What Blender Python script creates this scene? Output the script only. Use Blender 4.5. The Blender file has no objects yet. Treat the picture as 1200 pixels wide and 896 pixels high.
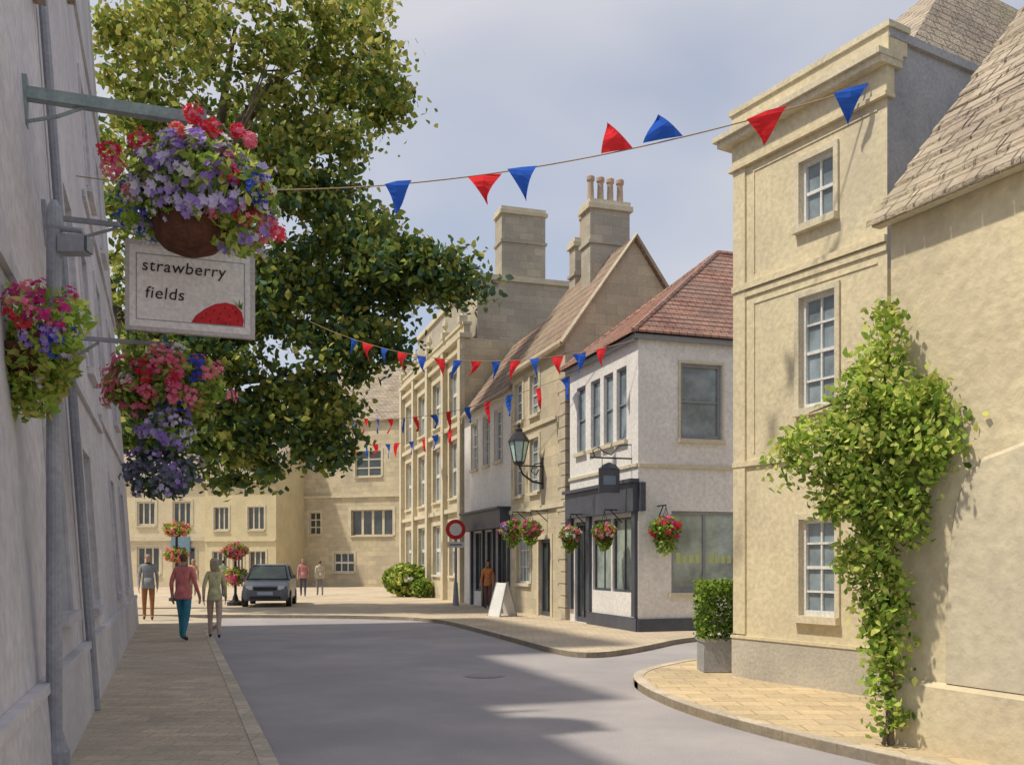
import bpy, math, random
import numpy as np
from mathutils import Vector
random.seed(7); rng=np.random.default_rng(7)
R=math.radians
scene=bpy.context.scene
col=scene.collection

# ---------------------------------------------------------------- materials
def surf(name, c1, c2=None, brick=None, nscale=1.5, rough=.85, bump=.3, bscale=25, stain=None, stain_amt=.5, spec=.2, metal=0, bdist=.02, mort=None):
    m=bpy.data.materials.new(name); m.use_nodes=True
    nt=m.node_tree; N=nt.nodes; L=nt.links
    b=N['Principled BSDF']; b.inputs['Roughness'].default_value=rough
    b.inputs['Specular IOR Level'].default_value=spec; b.inputs['Metallic'].default_value=metal
    if c2 is None: c2=tuple(x*.82 for x in c1)
    tc=N.new('ShaderNodeTexCoord'); 
    n=N.new('ShaderNodeTexNoise'); n.inputs['Scale'].default_value=nscale; n.inputs['Detail'].default_value=4; n.inputs['Roughness'].default_value=.65
    L.new(tc.outputs['Object'],n.inputs['Vector'])
    r=N.new('ShaderNodeValToRGB'); r.color_ramp.elements[0].position=.36; r.color_ramp.elements[1].position=.64
    r.color_ramp.elements[0].color=(*c2,1); r.color_ramp.elements[1].color=(*c1,1)
    L.new(n.outputs['Fac'],r.inputs['Fac']); out=r.outputs['Color']
    fine=N.new('ShaderNodeTexNoise'); fine.inputs['Scale'].default_value=bscale; fine.inputs['Detail'].default_value=3
    L.new(tc.outputs['Object'],fine.inputs['Vector'])
    mx=N.new('ShaderNodeMixRGB'); mx.blend_type='MULTIPLY'; mx.inputs['Fac'].default_value=.55
    r2=N.new('ShaderNodeValToRGB'); r2.color_ramp.elements[0].position=.3; r2.color_ramp.elements[1].position=.7
    r2.color_ramp.elements[0].color=(.72,.72,.72,1); r2.color_ramp.elements[1].color=(1.15,1.15,1.15,1)
    L.new(fine.outputs['Fac'],r2.inputs['Fac']); L.new(out,mx.inputs['Color1']); L.new(r2.outputs['Color'],mx.inputs['Color2']); out=mx.outputs['Color']
    h=fine.outputs['Fac']
    if brick:
        w,hh,ms=brick
        bt=N.new('ShaderNodeTexBrick'); bt.inputs['Scale'].default_value=1; bt.inputs['Brick Width'].default_value=w; bt.inputs['Row Height'].default_value=hh
        bt.inputs['Mortar Size'].default_value=ms; bt.inputs['Mortar Smooth'].default_value=.4; bt.inputs['Bias'].default_value=0
        bt.inputs['Color1'].default_value=(1.05,1.03,1.0,1); bt.inputs['Color2'].default_value=(.82,.82,.83,1)
        mm=mort if mort else (.74,.71,.68); bt.inputs['Mortar'].default_value=(*mm,1)
        nd=N.new('ShaderNodeTexNoise'); nd.inputs['Scale'].default_value=3; nd.inputs['Detail'].default_value=1; L.new(tc.outputs['Object'],nd.inputs['Vector'])
        ad=N.new('ShaderNodeMixRGB'); ad.blend_type='ADD'; ad.inputs['Fac'].default_value=.04
        L.new(tc.outputs['UV'],ad.inputs['Color1']); L.new(nd.outputs['Color'],ad.inputs['Color2'])
        L.new(ad.outputs['Color'],bt.inputs['Vector'])
        mb=N.new('ShaderNodeMixRGB'); mb.blend_type='MULTIPLY'; mb.inputs['Fac'].default_value=1
        L.new(out,mb.inputs['Color1']); L.new(bt.outputs['Color'],mb.inputs['Color2']); out=mb.outputs['Color']
        ma=N.new('ShaderNodeMath'); ma.operation='MULTIPLY_ADD'; ma.inputs[1].default_value=-1.2
        L.new(bt.outputs['Fac'],ma.inputs[0]); L.new(fine.outputs['Fac'],ma.inputs[2]); h=ma.outputs[0]
    if stain:
        ns=N.new('ShaderNodeTexNoise'); ns.inputs['Scale'].default_value=.45; ns.inputs['Detail'].default_value=5; ns.inputs['Distortion'].default_value=.6
        mp=N.new('ShaderNodeMapping'); mp.inputs['Scale'].default_value=(1,1,.6); L.new(tc.outputs['Object'],mp.inputs['Vector']); L.new(mp.outputs['Vector'],ns.inputs['Vector'])
        rs=N.new('ShaderNodeValToRGB'); rs.color_ramp.elements[0].position=.45; rs.color_ramp.elements[1].position=.68
        rs.color_ramp.elements[0].color=(0,0,0,1); rs.color_ramp.elements[1].color=(stain_amt,)*3+(1,)
        L.new(ns.outputs['Fac'],rs.inputs['Fac'])
        ms2=N.new('ShaderNodeMixRGB'); L.new(rs.outputs['Color'],ms2.inputs['Fac']); L.new(out,ms2.inputs['Color1']); ms2.inputs['Color2'].default_value=(*stain,1); out=ms2.outputs['Color']
    L.new(out,b.inputs['Base Color'])
    if bump:
        bp=N.new('ShaderNodeBump'); bp.inputs['Strength'].default_value=bump; bp.inputs['Distance'].default_value=bdist
        L.new(h,bp.inputs['Height']); L.new(bp.outputs['Normal'],b.inputs['Normal'])
    return m
def leafm(name,c,c2=None,tr=.4):
    m=bpy.data.materials.new(name); m.use_nodes=True; nt=m.node_tree; N=nt.nodes; L=nt.links
    N.remove(N['Principled BSDF']); o=N['Material Output']; c2=c2 or tuple(x*.66 for x in c)
    tc=N.new('ShaderNodeTexCoord'); n=N.new('ShaderNodeTexNoise'); n.inputs['Scale'].default_value=3; n.inputs['Detail'].default_value=1; L.new(tc.outputs['Object'],n.inputs['Vector'])
    r=N.new('ShaderNodeValToRGB'); r.color_ramp.elements[0].position=.35; r.color_ramp.elements[1].position=.65; r.color_ramp.elements[0].color=(*c2,1); r.color_ramp.elements[1].color=(*c,1)
    L.new(n.outputs['Fac'],r.inputs['Fac']); dfs=N.new('ShaderNodeBsdfDiffuse'); t=N.new('ShaderNodeBsdfTranslucent'); mx=N.new('ShaderNodeMixShader'); mx.inputs[0].default_value=tr
    L.new(r.outputs[0],dfs.inputs['Color']); L.new(r.outputs[0],t.inputs['Color']); L.new(dfs.outputs[0],mx.inputs[1]); L.new(t.outputs[0],mx.inputs[2]); L.new(mx.outputs[0],o.inputs['Surface'])
    return m

M={}
M['cream']=surf('cream_render',(.74,.65,.44),(.65,.57,.39),nscale=.9,bump=.3,bscale=16,stain=(.54,.48,.37),stain_amt=.5)
M['cream_rough']=surf('cream_rubble',(.76,.66,.43),(.63,.54,.35),nscale=1.3,bump=.6,bscale=9,stain=(.52,.45,.34),stain_amt=.6,bdist=.03)
M['ashlar']=surf('ashlar_stone',(.69,.61,.43),(.57,.50,.36),brick=(.62,.29,.007),nscale=1.1,bump=.35,stain=(.44,.39,.31),stain_amt=.5)
M['ashlar_grey']=surf('ashlar_grey',(.56,.51,.41),(.46,.42,.34),brick=(.6,.28,.008),nscale=.8,bump=.3,stain=(.36,.34,.30),stain_amt=.5)
M['plinth']=surf('grey_plinth',(.55,.51,.43),(.45,.42,.36),nscale=1.6,bump=.4,stain=(.35,.34,.30),stain_amt=.6)
M['trim']=surf('dressed_stone',(.70,.63,.47),(.60,.54,.40),nscale=3,bump=.2)
M['quoin']=surf('quoin_stone',(.60,.53,.40),(.49,.43,.32),nscale=3,bump=.3)
M['white']=surf('white_render',(.84,.82,.79),(.75,.73,.71),nscale=.8,bump=.2,bscale=12,stain=(.60,.59,.60),stain_amt=.4)
M['left']=surf('lilac_grey_render',(.70,.67,.69),(.57,.55,.58),nscale=.7,bump=.5,bscale=9,stain=(.44,.43,.47),stain_amt=.65,bdist=.03)
M['lead']=surf('lead_sheet',(.43,.43,.45),(.32,.33,.35),nscale=1.5,bump=.1,rough=.6)
M['slate']=surf('stone_slates',(.53,.45,.35),(.36,.30,.24),brick=(.30,.17,.012),nscale=1.4,bump=.9,stain=(.40,.35,.22),stain_amt=.4,mort=(.45,.43,.42),bdist=.03)
M['brown_roof']=surf('brown_tiles',(.44,.32,.25),(.30,.22,.17),brick=(.24,.15,.012),nscale=1.2,bump=.8,stain=(.30,.27,.19),stain_amt=.3,mort=(.5,.46,.44))
M['red_roof']=surf('red_clay_tiles',(.48,.27,.21),(.32,.19,.16),brick=(.20,.14,.012),nscale=1.8,bump=.8,stain=(.37,.31,.26),stain_amt=.6,mort=(.5,.44,.44))
M['road']=surf('worn_asphalt',(.44,.41,.41),(.36,.34,.35),nscale=.5,bump=.5,bscale=60,stain=(.30,.285,.30),stain_amt=.55,bdist=.01)
M['road2']=surf('weathered_cover_infill',(.38,.355,.36),(.31,.30,.31),nscale=.9,bump=.5,bscale=70,bdist=.01)
M['pave']=surf('paving_slabs',(.72,.58,.37),(.58,.46,.29),brick=(.46,.30,.012),nscale=.8,bump=.4,stain=(.46,.39,.28),stain_amt=.45,mort=(.66,.62,.57))
M['pave_l']=surf('pale_stone_paving',(.64,.55,.42),(.51,.44,.34),brick=(.34,.2,.008),nscale=1,bump=.35,stain=(.40,.36,.30),stain_amt=.5,mort=(.72,.69,.66))
M['sett']=surf('square_setts',(.70,.59,.43),(.56,.47,.36),brick=(.3,.2,.012),nscale=.4,bump=.4,stain=(.45,.39,.33),stain_amt=.4,mort=(.74,.70,.66))
M['kerb']=surf('kerb_stone',(.66,.58,.46),(.52,.46,.38),brick=(.9,.5,.01),nscale=2,bump=.3)
M['ground']=surf('ground_earth',(.24,.23,.19),(.18,.18,.14),nscale=.1,bump=.2)
M['frame']=surf('white_joinery',(.78,.78,.76),(.70,.70,.68),bump=.05,rough=.4,spec=.4)
M['greyframe']=surf('grey_joinery',(.30,.31,.34),bump=.05,rough=.4,spec=.4)
M['dark']=surf('dark_blue_grey_paint',(.085,.095,.125),(.06,.068,.095),bump=.08,rough=.4,spec=.4)
M['black']=surf('black_iron',(.03,.03,.035),bump=.05,rough=.45,spec=.4)
M['iron']=surf('grey_painted_iron',(.35,.36,.40),(.27,.28,.32),bump=.15,rough=.5,spec=.4)
M['verd']=surf('weathered_green_iron',(.34,.42,.40),(.24,.30,.30),bump=.2,rough=.6,nscale=4)
def glass(name,c):
    m=surf(name,c,tuple(x*.5 for x in c),nscale=1.6,bump=.02,rough=.07,spec=.8,bscale=1.0); return m
M['glass']=glass('window_glass',(.34,.42,.47)); M['glass_dk']=glass('window_glass_dark',(.07,.085,.09)); M['glass_g']=glass('shop_glass',(.42,.50,.46)); M['car_glass']=glass('car_window_glass',(.08,.12,.08))
M['bark']=surf('bark',(.20,.16,.12),(.12,.10,.075),nscale=4,bump=.9,bscale=18,bdist=.04)
M['pot']=surf('brown_coir_basket',(.15,.06,.035),(.08,.035,.022),nscale=9,bump=.8,bscale=30)
M['terra']=surf('terracotta',(.58,.44,.33),(.46,.34,.26),bump=.2)
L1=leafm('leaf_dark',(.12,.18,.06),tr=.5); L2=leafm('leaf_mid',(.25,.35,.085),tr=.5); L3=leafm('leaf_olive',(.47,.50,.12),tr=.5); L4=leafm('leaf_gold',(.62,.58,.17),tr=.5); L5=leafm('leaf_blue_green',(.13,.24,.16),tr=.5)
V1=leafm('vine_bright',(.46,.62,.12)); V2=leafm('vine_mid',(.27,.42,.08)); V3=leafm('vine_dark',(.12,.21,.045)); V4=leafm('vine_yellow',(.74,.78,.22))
FR=leafm('petal_red',(.82,.09,.12),(.62,.04,.08)); FP=leafm('petal_pink',(.90,.33,.43),(.78,.16,.29)); FM=leafm('petal_magenta',(.74,.08,.36),(.52,.04,.22)); FV=leafm('petal_purple',(.49,.35,.79),(.35,.22,.63)); FL=leafm('petal_lilac',(.73,.66,.90),(.58,.49,.80)); FW=leafm('petal_white',(.86,.84,.83),(.79,.77,.77)); FB=leafm('petal_blue',(.10,.16,.66),(.06,.09,.5)); FD=leafm('petal_slate',(.26,.27,.37),(.16,.17,.25)); FC=leafm('petal_coral',(.90,.34,.28),(.80,.20,.18))
B_R=leafm('flag_red',(.84,.05,.06),(.74,.04,.05),tr=.35); B_B=leafm('flag_blue',(.05,.16,.68),(.035,.12,.55),tr=.35); STR=surf('cord',(.42,.30,.20),bump=0)

# ---------------------------------------------------------------- mesh builder
def parent_empty(name,loc=(0,0,0)):
    e=bpy.data.objects.new(name,None); e.location=loc; e.empty_display_size=.3; col.objects.link(e); return e
class Fr:
    def __init__(s,o,u,sign=1):
        l=math.hypot(*u); s.o=o; s.U=(u[0]/l,u[1]/l); s.N=(s.U[1]*sign,-s.U[0]*sign)
    def p(s,u,out,z): return (s.o[0]+s.U[0]*u+s.N[0]*out, s.o[1]+s.U[1]*u+s.N[1]*out, z)
class MB:
    def __init__(s): s.v=[];s.f=[];s.mi=[];s.mats=[]
    def m(s,mat):
        if mat not in s.mats: s.mats.append(mat)
        return s.mats.index(mat)
    def face(s,pts,mat):
        i=len(s.v); s.v+= [tuple(p) for p in pts]; s.f.append(tuple(range(i,i+len(pts)))); s.mi.append(s.m(mat))
    def hexa(s,P,mat):
        i=len(s.v); s.v+=[tuple(p) for p in P]; k=s.m(mat)
        for q in ((0,1,2,3),(7,6,5,4),(0,4,5,1),(1,5,6,2),(2,6,7,3),(3,7,4,0)): s.f.append(tuple(i+a for a in q)); s.mi.append(k)
    def box(s,fr,u,o,z,mat):
        s.hexa([fr.p(u[0],o[0],z[0]),fr.p(u[1],o[0],z[0]),fr.p(u[1],o[1],z[0]),fr.p(u[0],o[1],z[0]),
                fr.p(u[0],o[0],z[1]),fr.p(u[1],o[0],z[1]),fr.p(u[1],o[1],z[1]),fr.p(u[0],o[1],z[1])],mat)
    def slab(s,q,t,mat):
        s.hexa([(p[0],p[1],p[2]-t) for p in q]+[tuple(p) for p in q],mat) if len(q)==4 else s.tri_slab(q,t,mat)
    def tri_slab(s,q,t,mat):
        lo=[(p[0],p[1],p[2]-t) for p in q]; s.face(q,mat); s.face(lo[::-1],mat)
        for a in range(3): b=(a+1)%3; s.face([q[a],lo[a],lo[b],q[b]],mat)
    def tube(s,pts,rad,mat,seg=8,cap=True):
        if not isinstance(rad,(list,tuple)): rad=[rad]*len(pts)
        k=s.m(mat); base=len(s.v); P=[Vector(p) for p in pts]
        for i,p in enumerate(P):
            d=(P[min(i+1,len(P)-1)]-P[max(i-1,0)]).normalized()
            a=d.cross(Vector((0,0,1)) if abs(d.z)<.9 else Vector((0,1,0))).normalized(); b=d.cross(a)
            for j in range(seg):
                t=2*math.pi*j/seg; s.v.append(tuple(p+(a*math.cos(t)+b*math.sin(t))*rad[i]))
        for i in range(len(P)-1):
            for j in range(seg):
                s.f.append((base+i*seg+j,base+i*seg+(j+1)%seg,base+(i+1)*seg+(j+1)%seg,base+(i+1)*seg+j)); s.mi.append(k)
        if cap:
            s.f.append(tuple(base+j for j in range(seg))); s.mi.append(k)
            s.f.append(tuple(base+(len(P)-1)*seg+j for j in range(seg-1,-1,-1))); s.mi.append(k)
    def lathe(s,c,prof,mat,seg=16,sx=1,sy=1,rot=0):
        k=s.m(mat); base=len(s.v)
        for r,z in prof:
            for j in range(seg):
                t=2*math.pi*j/seg+rot; s.v.append((c[0]+r*math.cos(t)*sx,c[1]+r*math.sin(t)*sy,c[2]+z))
        for i in range(len(prof)-1):
            for j in range(seg):
                s.f.append((base+i*seg+j,base+i*seg+(j+1)%seg,base+(i+1)*seg+(j+1)%seg,base+(i+1)*seg+j)); s.mi.append(k)
        s.f.append(tuple(base+j for j in range(seg))[::-1]); s.mi.append(k)
        s.f.append(tuple(base+(len(prof)-1)*seg+j for j in range(seg))); s.mi.append(k)
    def wall(s,fr,L,z0,z1,ops,mat,rec=.12,u0=0,reveal=None):
        us=sorted(set([u0,L]+[a for o in ops for a in o[:2]])); zs=sorted(set([z0,z1]+[a for o in ops for a in o[2:4]]))
        for i in range(len(us)-1):
            for j in range(len(zs)-1):
                cu=(us[i]+us[i+1])/2; cz=(zs[j]+zs[j+1])/2
                if any(o[0]<cu<o[1] and o[2]<cz<o[3] for o in ops): continue
                s.face([fr.p(us[i],0,zs[j]),fr.p(us[i+1],0,zs[j]),fr.p(us[i+1],0,zs[j+1]),fr.p(us[i],0,zs[j+1])],mat)
        rv=reveal or mat
        for a,b,c,d in [o[:4] for o in ops]:
            for q in (((a,c),(b,c)),((b,c),(b,d)),((b,d),(a,d)),((a,d),(a,c))):
                s.face([fr.p(q[0][0],0,q[0][1]),fr.p(q[1][0],0,q[1][1]),fr.p(q[1][0],-rec,q[1][1]),fr.p(q[0][0],-rec,q[0][1])],rv)
    def warp(s,fn): s.v=[fn(p) for p in s.v]
    def obj(s,name,parent=None,smooth=False,uv=True,local=False):
        me=bpy.data.meshes.new(name); me.from_pydata(s.v,[],s.f); 
        for m_ in s.mats: me.materials.append(m_)
        me.polygons.foreach_set('material_index',s.mi)
        if uv:
            uvl=me.uv_layers.new(name='UVMap'); Z=Vector((0,0,1)); me.update()
            for p in me.polygons:
                n=p.normal
                if abs(n.z)>.95:
                    for li in p.loop_indices: c=me.vertices[me.loops[li].vertex_index].co; uvl.data[li].uv=(c.x,c.y)
                else:
                    t=Z.cross(n).normalized(); b=n.cross(t)
                    for li in p.loop_indices: c=me.vertices[me.loops[li].vertex_index].co; uvl.data[li].uv=(c.dot(t),c.dot(b))
        if smooth: me.polygons.foreach_set('use_smooth',[True]*len(me.polygons))
        me.update(); o=bpy.data.objects.new(name,me); col.objects.link(o)
        if parent:
            o.parent=parent
            if not local: o.matrix_parent_inverse=parent.matrix_basis.inverted()
        return o
def window(mw,mg,fr,u0,u1,z0,z1,cols=2,rows=2,rec=.12,fm=None,gm=None,sill=True,bar=.025,fw=.05,sm=None,sur=None):
    fm=fm or M['frame']; gm=gm or M['glass']; sm=sm or M['trim']
    mg.face([fr.p(u0,-rec,z0),fr.p(u1,-rec,z0),fr.p(u1,-rec,z1),fr.p(u0,-rec,z1)],gm)
    o=(-rec+.002,-rec+.05)
    mw.box(fr,(u0,u0+fw),o,(z0,z1),fm); mw.box(fr,(u1-fw,u1),o,(z0,z1),fm)
    mw.box(fr,(u0+fw,u1-fw),o,(z0,z0+fw*1.3),fm); mw.box(fr,(u0+fw,u1-fw),o,(z1-fw,z1),fm)
    o2=(-rec+.003,-rec+.03)
    for i in range(1,cols):
        c=u0+(u1-u0)*i/cols; mw.box(fr,(c-bar/2,c+bar/2),o2,(z0+fw,z1-fw),fm)
    for i in range(1,rows):
        c=z0+(z1-z0)*i/rows; b=bar*(1.6 if i*2==rows else 1); mw.box(fr,(u0+fw,u1-fw),(-rec+.004,-rec+.036),(c-b/2,c+b/2),fm)
    if sill: mw.box(fr,(u0-.07,u1+.07),(-rec+.05,.09),(z0-.09,z0-.001),sm)
    if sur:
        w=sur; mw.box(fr,(u0-w,u0-.001),(.002,.03),(z0,z1+w),sm); mw.box(fr,(u1+.001,u1+w),(.002,.03),(z0,z1+w),sm); mw.box(fr,(u0,u1),(.002,.028),(z1+.001,z1+w),sm)

def leaves(name,P,size,mi,mats,parent=None,asp=.5,flat=None):
    n=len(P); P=np.asarray(P,float); a=rng.normal(size=(n,3)); 
    if flat is not None: a[:,2]*=flat
    a/=np.linalg.norm(a,axis=1)[:,None]; b=np.cross(a,rng.normal(size=(n,3))); b/=np.linalg.norm(b,axis=1)[:,None]
    s=(size*rng.uniform(.6,1.3,n))[:,None]; c=np.cross(a,b)*s*.22
    V=np.stack([P-a*s,P-a*s*.2+b*s*asp+c,P+a*s*.5+b*s*asp*.6+c*.6,P+a*s,P+a*s*.45-b*s*asp*.7+c*.6,P-a*s*.25-b*s*asp+c],1).reshape(-1,3)
    me=bpy.data.meshes.new(name); me.vertices.add(n*6); me.vertices.foreach_set('co',V.ravel()); me.loops.add(n*6); me.loops.foreach_set('vertex_index',np.arange(n*6)); me.polygons.add(n)
    me.polygons.foreach_set('loop_start',np.arange(0,n*6,6)); 
    for m_ in mats: me.materials.append(m_)
    me.polygons.foreach_set('material_index',np.asarray(mi,dtype=np.int32)); me.update(calc_edges=True); me.validate()
    o=bpy.data.objects.new(name,me); col.objects.link(o)
    if parent: o.parent=parent; o.matrix_parent_inverse=parent.matrix_basis.inverted()
    return o
def ell_pts(c,r,n,inner=.0):
    d=rng.normal(size=(n,3)); d/=np.linalg.norm(d,axis=1)[:,None]; k=(inner+(1-inner)*rng.uniform(0,1,n)**.5)[:,None]
    return np.array(c)+d*k*np.array(r)
def blossom(mb,c,n,r,mat):
    n=Vector(n).normalized(); a=n.orthogonal().normalized(); b=n.cross(a); c=Vector(c); k=mb.m(mat); i=len(mb.v); mb.v.append(tuple(c-n*r*.15)); t0=random.random()*6
    for j in range(10):
        t=t0+j*math.pi/5; rr=r*(1 if j%2 else .62)*random.uniform(.85,1.1); mb.v.append(tuple(c+(a*math.cos(t)+b*math.sin(t))*rr+n*r*(.25 if j%2 else .1)))
    for j in range(10): mb.f.append((i,i+1+j,i+1+(j+1)%10)); mb.mi.append(k)
def flowers(parent,c,r,pal,ncl,k,cr,fr_,nleaf=400,lsz=.05,leafmats=None,low=None,name='flowers',trail=0):
    leafmats=leafmats or [L2,V2,L1,V3]
    mb=MB(); c=Vector(c)
    for i in range(ncl):
        d=Vector(rng.normal(size=3)); d.normalize()
        if d.y>.4: d.y*=-1
        kk=random.uniform(.7,1.12); q=c+Vector((d.x*r[0]*kk,d.y*r[1]*kk,d.z*r[2]*kk)); m_=random.choices([p[0] for p in pal],[p[1] for p in pal])[0]
        for j in range(k):
            e=Vector(rng.normal(size=3)); e.normalize(); blossom(mb,q+e*cr*random.uniform(.5,1),(d*1.2+e+Vector((0,-.3,.2))),fr_*random.uniform(.7,1.2),m_)
    mb.obj(name,parent,uv=False)
    P=ell_pts(c,[x*1.04 for x in r],nleaf,.3)
    if trail:
        T=ell_pts(c-Vector((0,0,r[2]*.8)),(r[0]*.75,r[1]*.75,trail),nleaf//2,.2); P=np.vstack([P,T])
    leaves('leaves',P,lsz,rng.integers(0,len(leafmats),len(P)),leafmats,parent)

# ---------------------------------------------------------------- ground, road, pavements
def sheet(name,pts,z,mat,thick=None):
    mb=MB(); mb.face([(x,y,z) for x,y in pts],mat)
    if thick:
        n=len(pts)
        for i in range(n):
            a=pts[i];b=pts[(i+1)%n]; mb.face([(a[0],a[1],z-thick),(b[0],b[1],z-thick),(b[0],b[1],z),(a[0],a[1],z)],mat)
    return mb.obj(name)
sheet('ground',[(-900,-300),(900,-300),(900,1500),(-900,1500)],-.008,M['ground'])
sheet('road',[(-12,-8),(14,-8),(14,15),(12,26),(3,26.5),(-2,27.6),(-14,27.6),(-14,20)],0.0,M['road'])
def kerb(name,pts,z=.10,w=.14):
    mb=MB()
    P=[Vector((a,b,0)) for a,b in pts]
    Nn=[]
    for i in range(len(P)):
        d=(P[min(i+1,len(P)-1)]-P[max(i-1,0)]).normalized(); Nn.append(Vector((-d.y,d.x,0)))
    for i in range(len(P)-1):
        a,b=P[i],P[i+1]; a2=a+Nn[i]*w; b2=b+Nn[i+1]*w
        mb.hexa([(a.x,a.y,-.004),(b.x,b.y,-.004),(b2.x,b2.y,-.004),(a2.x,a2.y,-.004),(a.x,a.y,z),(b.x,b.y,z),(b2.x,b2.y,z),(a2.x,a2.y,z)],M['kerb'])
    return mb.obj(name)
def smooth_poly(pts,it=2):
    for _ in range(it):
        q=[pts[0]]
        for a,b in zip(pts,pts[1:]):
            q+= [(a[0]*.75+b[0]*.25,a[1]*.75+b[1]*.25),(a[0]*.25+b[0]*.75,a[1]*.25+b[1]*.75)]
        q.append(pts[-1]); pts=q
    return pts
lk=[(.8-.359*y,y) for y in (-6,0,6,12,18,22)]+[(-7.6,24.6),(-8.8,26.2),(-10.5,27.2),(-13,27.6)]
lk=lk[:5]+smooth_poly(lk[5:])
sheet('left_pavement',lk+[(-22,27.6),(-22,-6)],.092,M['pave_l'],.1)
kerb('left_kerb',lk)
rk=smooth_poly([(5.9,3.2),(4.2,5.6),(2.75,8.0),(1.95,9.9),(1.62,11.6),(1.62,12.9),(2.0,13.9),(3.1,15.4),(5.0,17.0),(9,19.0)])
sheet('corner_pavement',rk+[(14,19),(14,3.2)],.092,M['pave'],.1)
kerb('corner_kerb',rk[::-1])
fk=smooth_poly([(9,21.6),(5.5,20.6),(3.6,19.4),(2.4,17.2),(1.5,16.0),(.9,16.3),(.1,19.0),(-1.0,22.6),(-2.0,25.6),(-3.6,27.0),(-6,27.5),(-9.5,27.65),(-13,27.65)])
sheet('shop_pavement',fk+[(-40,27.65),(-40,110),(40,110),(40,21.6)],.093,M['sett'],.1)
kerb('shop_kerb',fk[::-1])
mb=MB(); mb.lathe((-.4,13.6,0),[(.30,.004),(.30,.007)],M['iron'],24); mb.lathe((-.4,13.6,0),[(.26,.008),(.26,.010)],M['road2'],24); mb.obj('manhole_cover')

# ---------------------------------------------------------------- tall cream townhouse (right)
def tall():
    E=parent_empty('georgian_townhouse',(4,12,0)); f=Fr((3.05,12.8),(.506,-.863),1)
    Lw=2.43; mw=MB(); mf=MB(); mg=MB()
    ops=[(1.14,1.68,5.86,6.66),(1.14,1.70,3.56,4.96),(1.14,1.70,.98,2.18)]
    mw.wall(f,Lw,0,7.3,ops,M['cream'],rec=.1,reveal=M['trim'])
    s=Fr(f.p(Lw,0,0)[:2],(.863,.506),1); mw.wall(s,8,0,5.0,[],M['cream']); mw.wall(s,8,5.0,7.62,[],M['lead'])
    e=Fr((3.05,12.8),(.863,.506),-1); mw.wall(e,8,0,7.3,[],M['cream'])
    mw.face([f.p(0,-8,0),f.p(Lw,-8,0),f.p(Lw,-8,7.3),f.p(0,-8,7.3)],M['cream'])
    mw.obj('walls',E)
    T=M['trim']
    mf.box(f,(-.03,Lw),(.002,.045),(0,.62),M['plinth'])
    mf.box(f,(-.04,Lw),(.002,.06),(.62,.66),M['cream'])
    mf.box(f,(-.02,.2),(.002,.028),(.68,7.0),M['cream'])
    mf.box(f,(-.03,Lw),(.003,.05),(5.30,5.38),M['cream']); mf.box(f,(.2,Lw),(.003,.025),(5.20,5.28),M['cream'])
    mf.box(f,(-.03,Lw),(.003,.04),(2.93,3.0),M['cream'])
    mf.box(f,(-.03,Lw+.02),(-.1,.04),(6.98,7.3),M['cream']); mf.box(f,(-.08,Lw+.03),(-.1,.07),(6.95,7.0),M['cream'])
    mf.box(f,(-.18,Lw+.05),(-.2,.17),(7.30,7.38),T); mf.box(f,(-.23,Lw+.06),(-.2,.22),(7.38,7.45),T)
    mf.box(f,(-.05,Lw+.04),(-.3,.03),(7.46,7.72),M['cream']); mf.box(f,(-.08,Lw+.07),(-.32,.06),(7.72,7.79),T)
    mf.box(s,(-.02,2.6),(-.3,.05),(7.62,7.72),M['lead'])
    for (a,b,c,d) in ((.34,2.3,5.5,6.86),(.34,2.3,3.1,5.1)):
        mf.box(f,(a,a+.02),(.003,.014),(c,d),M['cream']); mf.box(f,(a+.02,b),(.003,.013),(d-.02,d),M['cream'])
    mf.obj('cornice_and_mouldings',E)
    mj=MB()
    window(mj,mg,f,*ops[0],cols=2,rows=2,rec=.1,sur=.07); window(mj,mg,f,*ops[1],cols=2,rows=4,rec=.1,sur=.07); window(mj,mg,f,*ops[2],cols=2,rows=4,rec=.1,sur=.07)
    mj.obj('window_frames',E); mg.obj('window_glass',E)
    r=MB(); z0=7.5; rz=9.9
    A=f.p(.05,-.3,z0);B=f.p(Lw-.02,-.3,z0);C=f.p(Lw-.02,-7.9,z0);D=f.p(.05,-7.9,z0); P=f.p(Lw*.5,-2.9,rz);Q=f.p(Lw*.5,-5.6,rz)
    for q in ((A,B,P),(C,D,Q)): r.tri_slab(q,.08,M['slate'])
    r.slab((B,C,Q,P),.08,M['slate']); r.slab((D,A,P,Q),.08,M['slate']); r.obj('roof',E)
tall()
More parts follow.
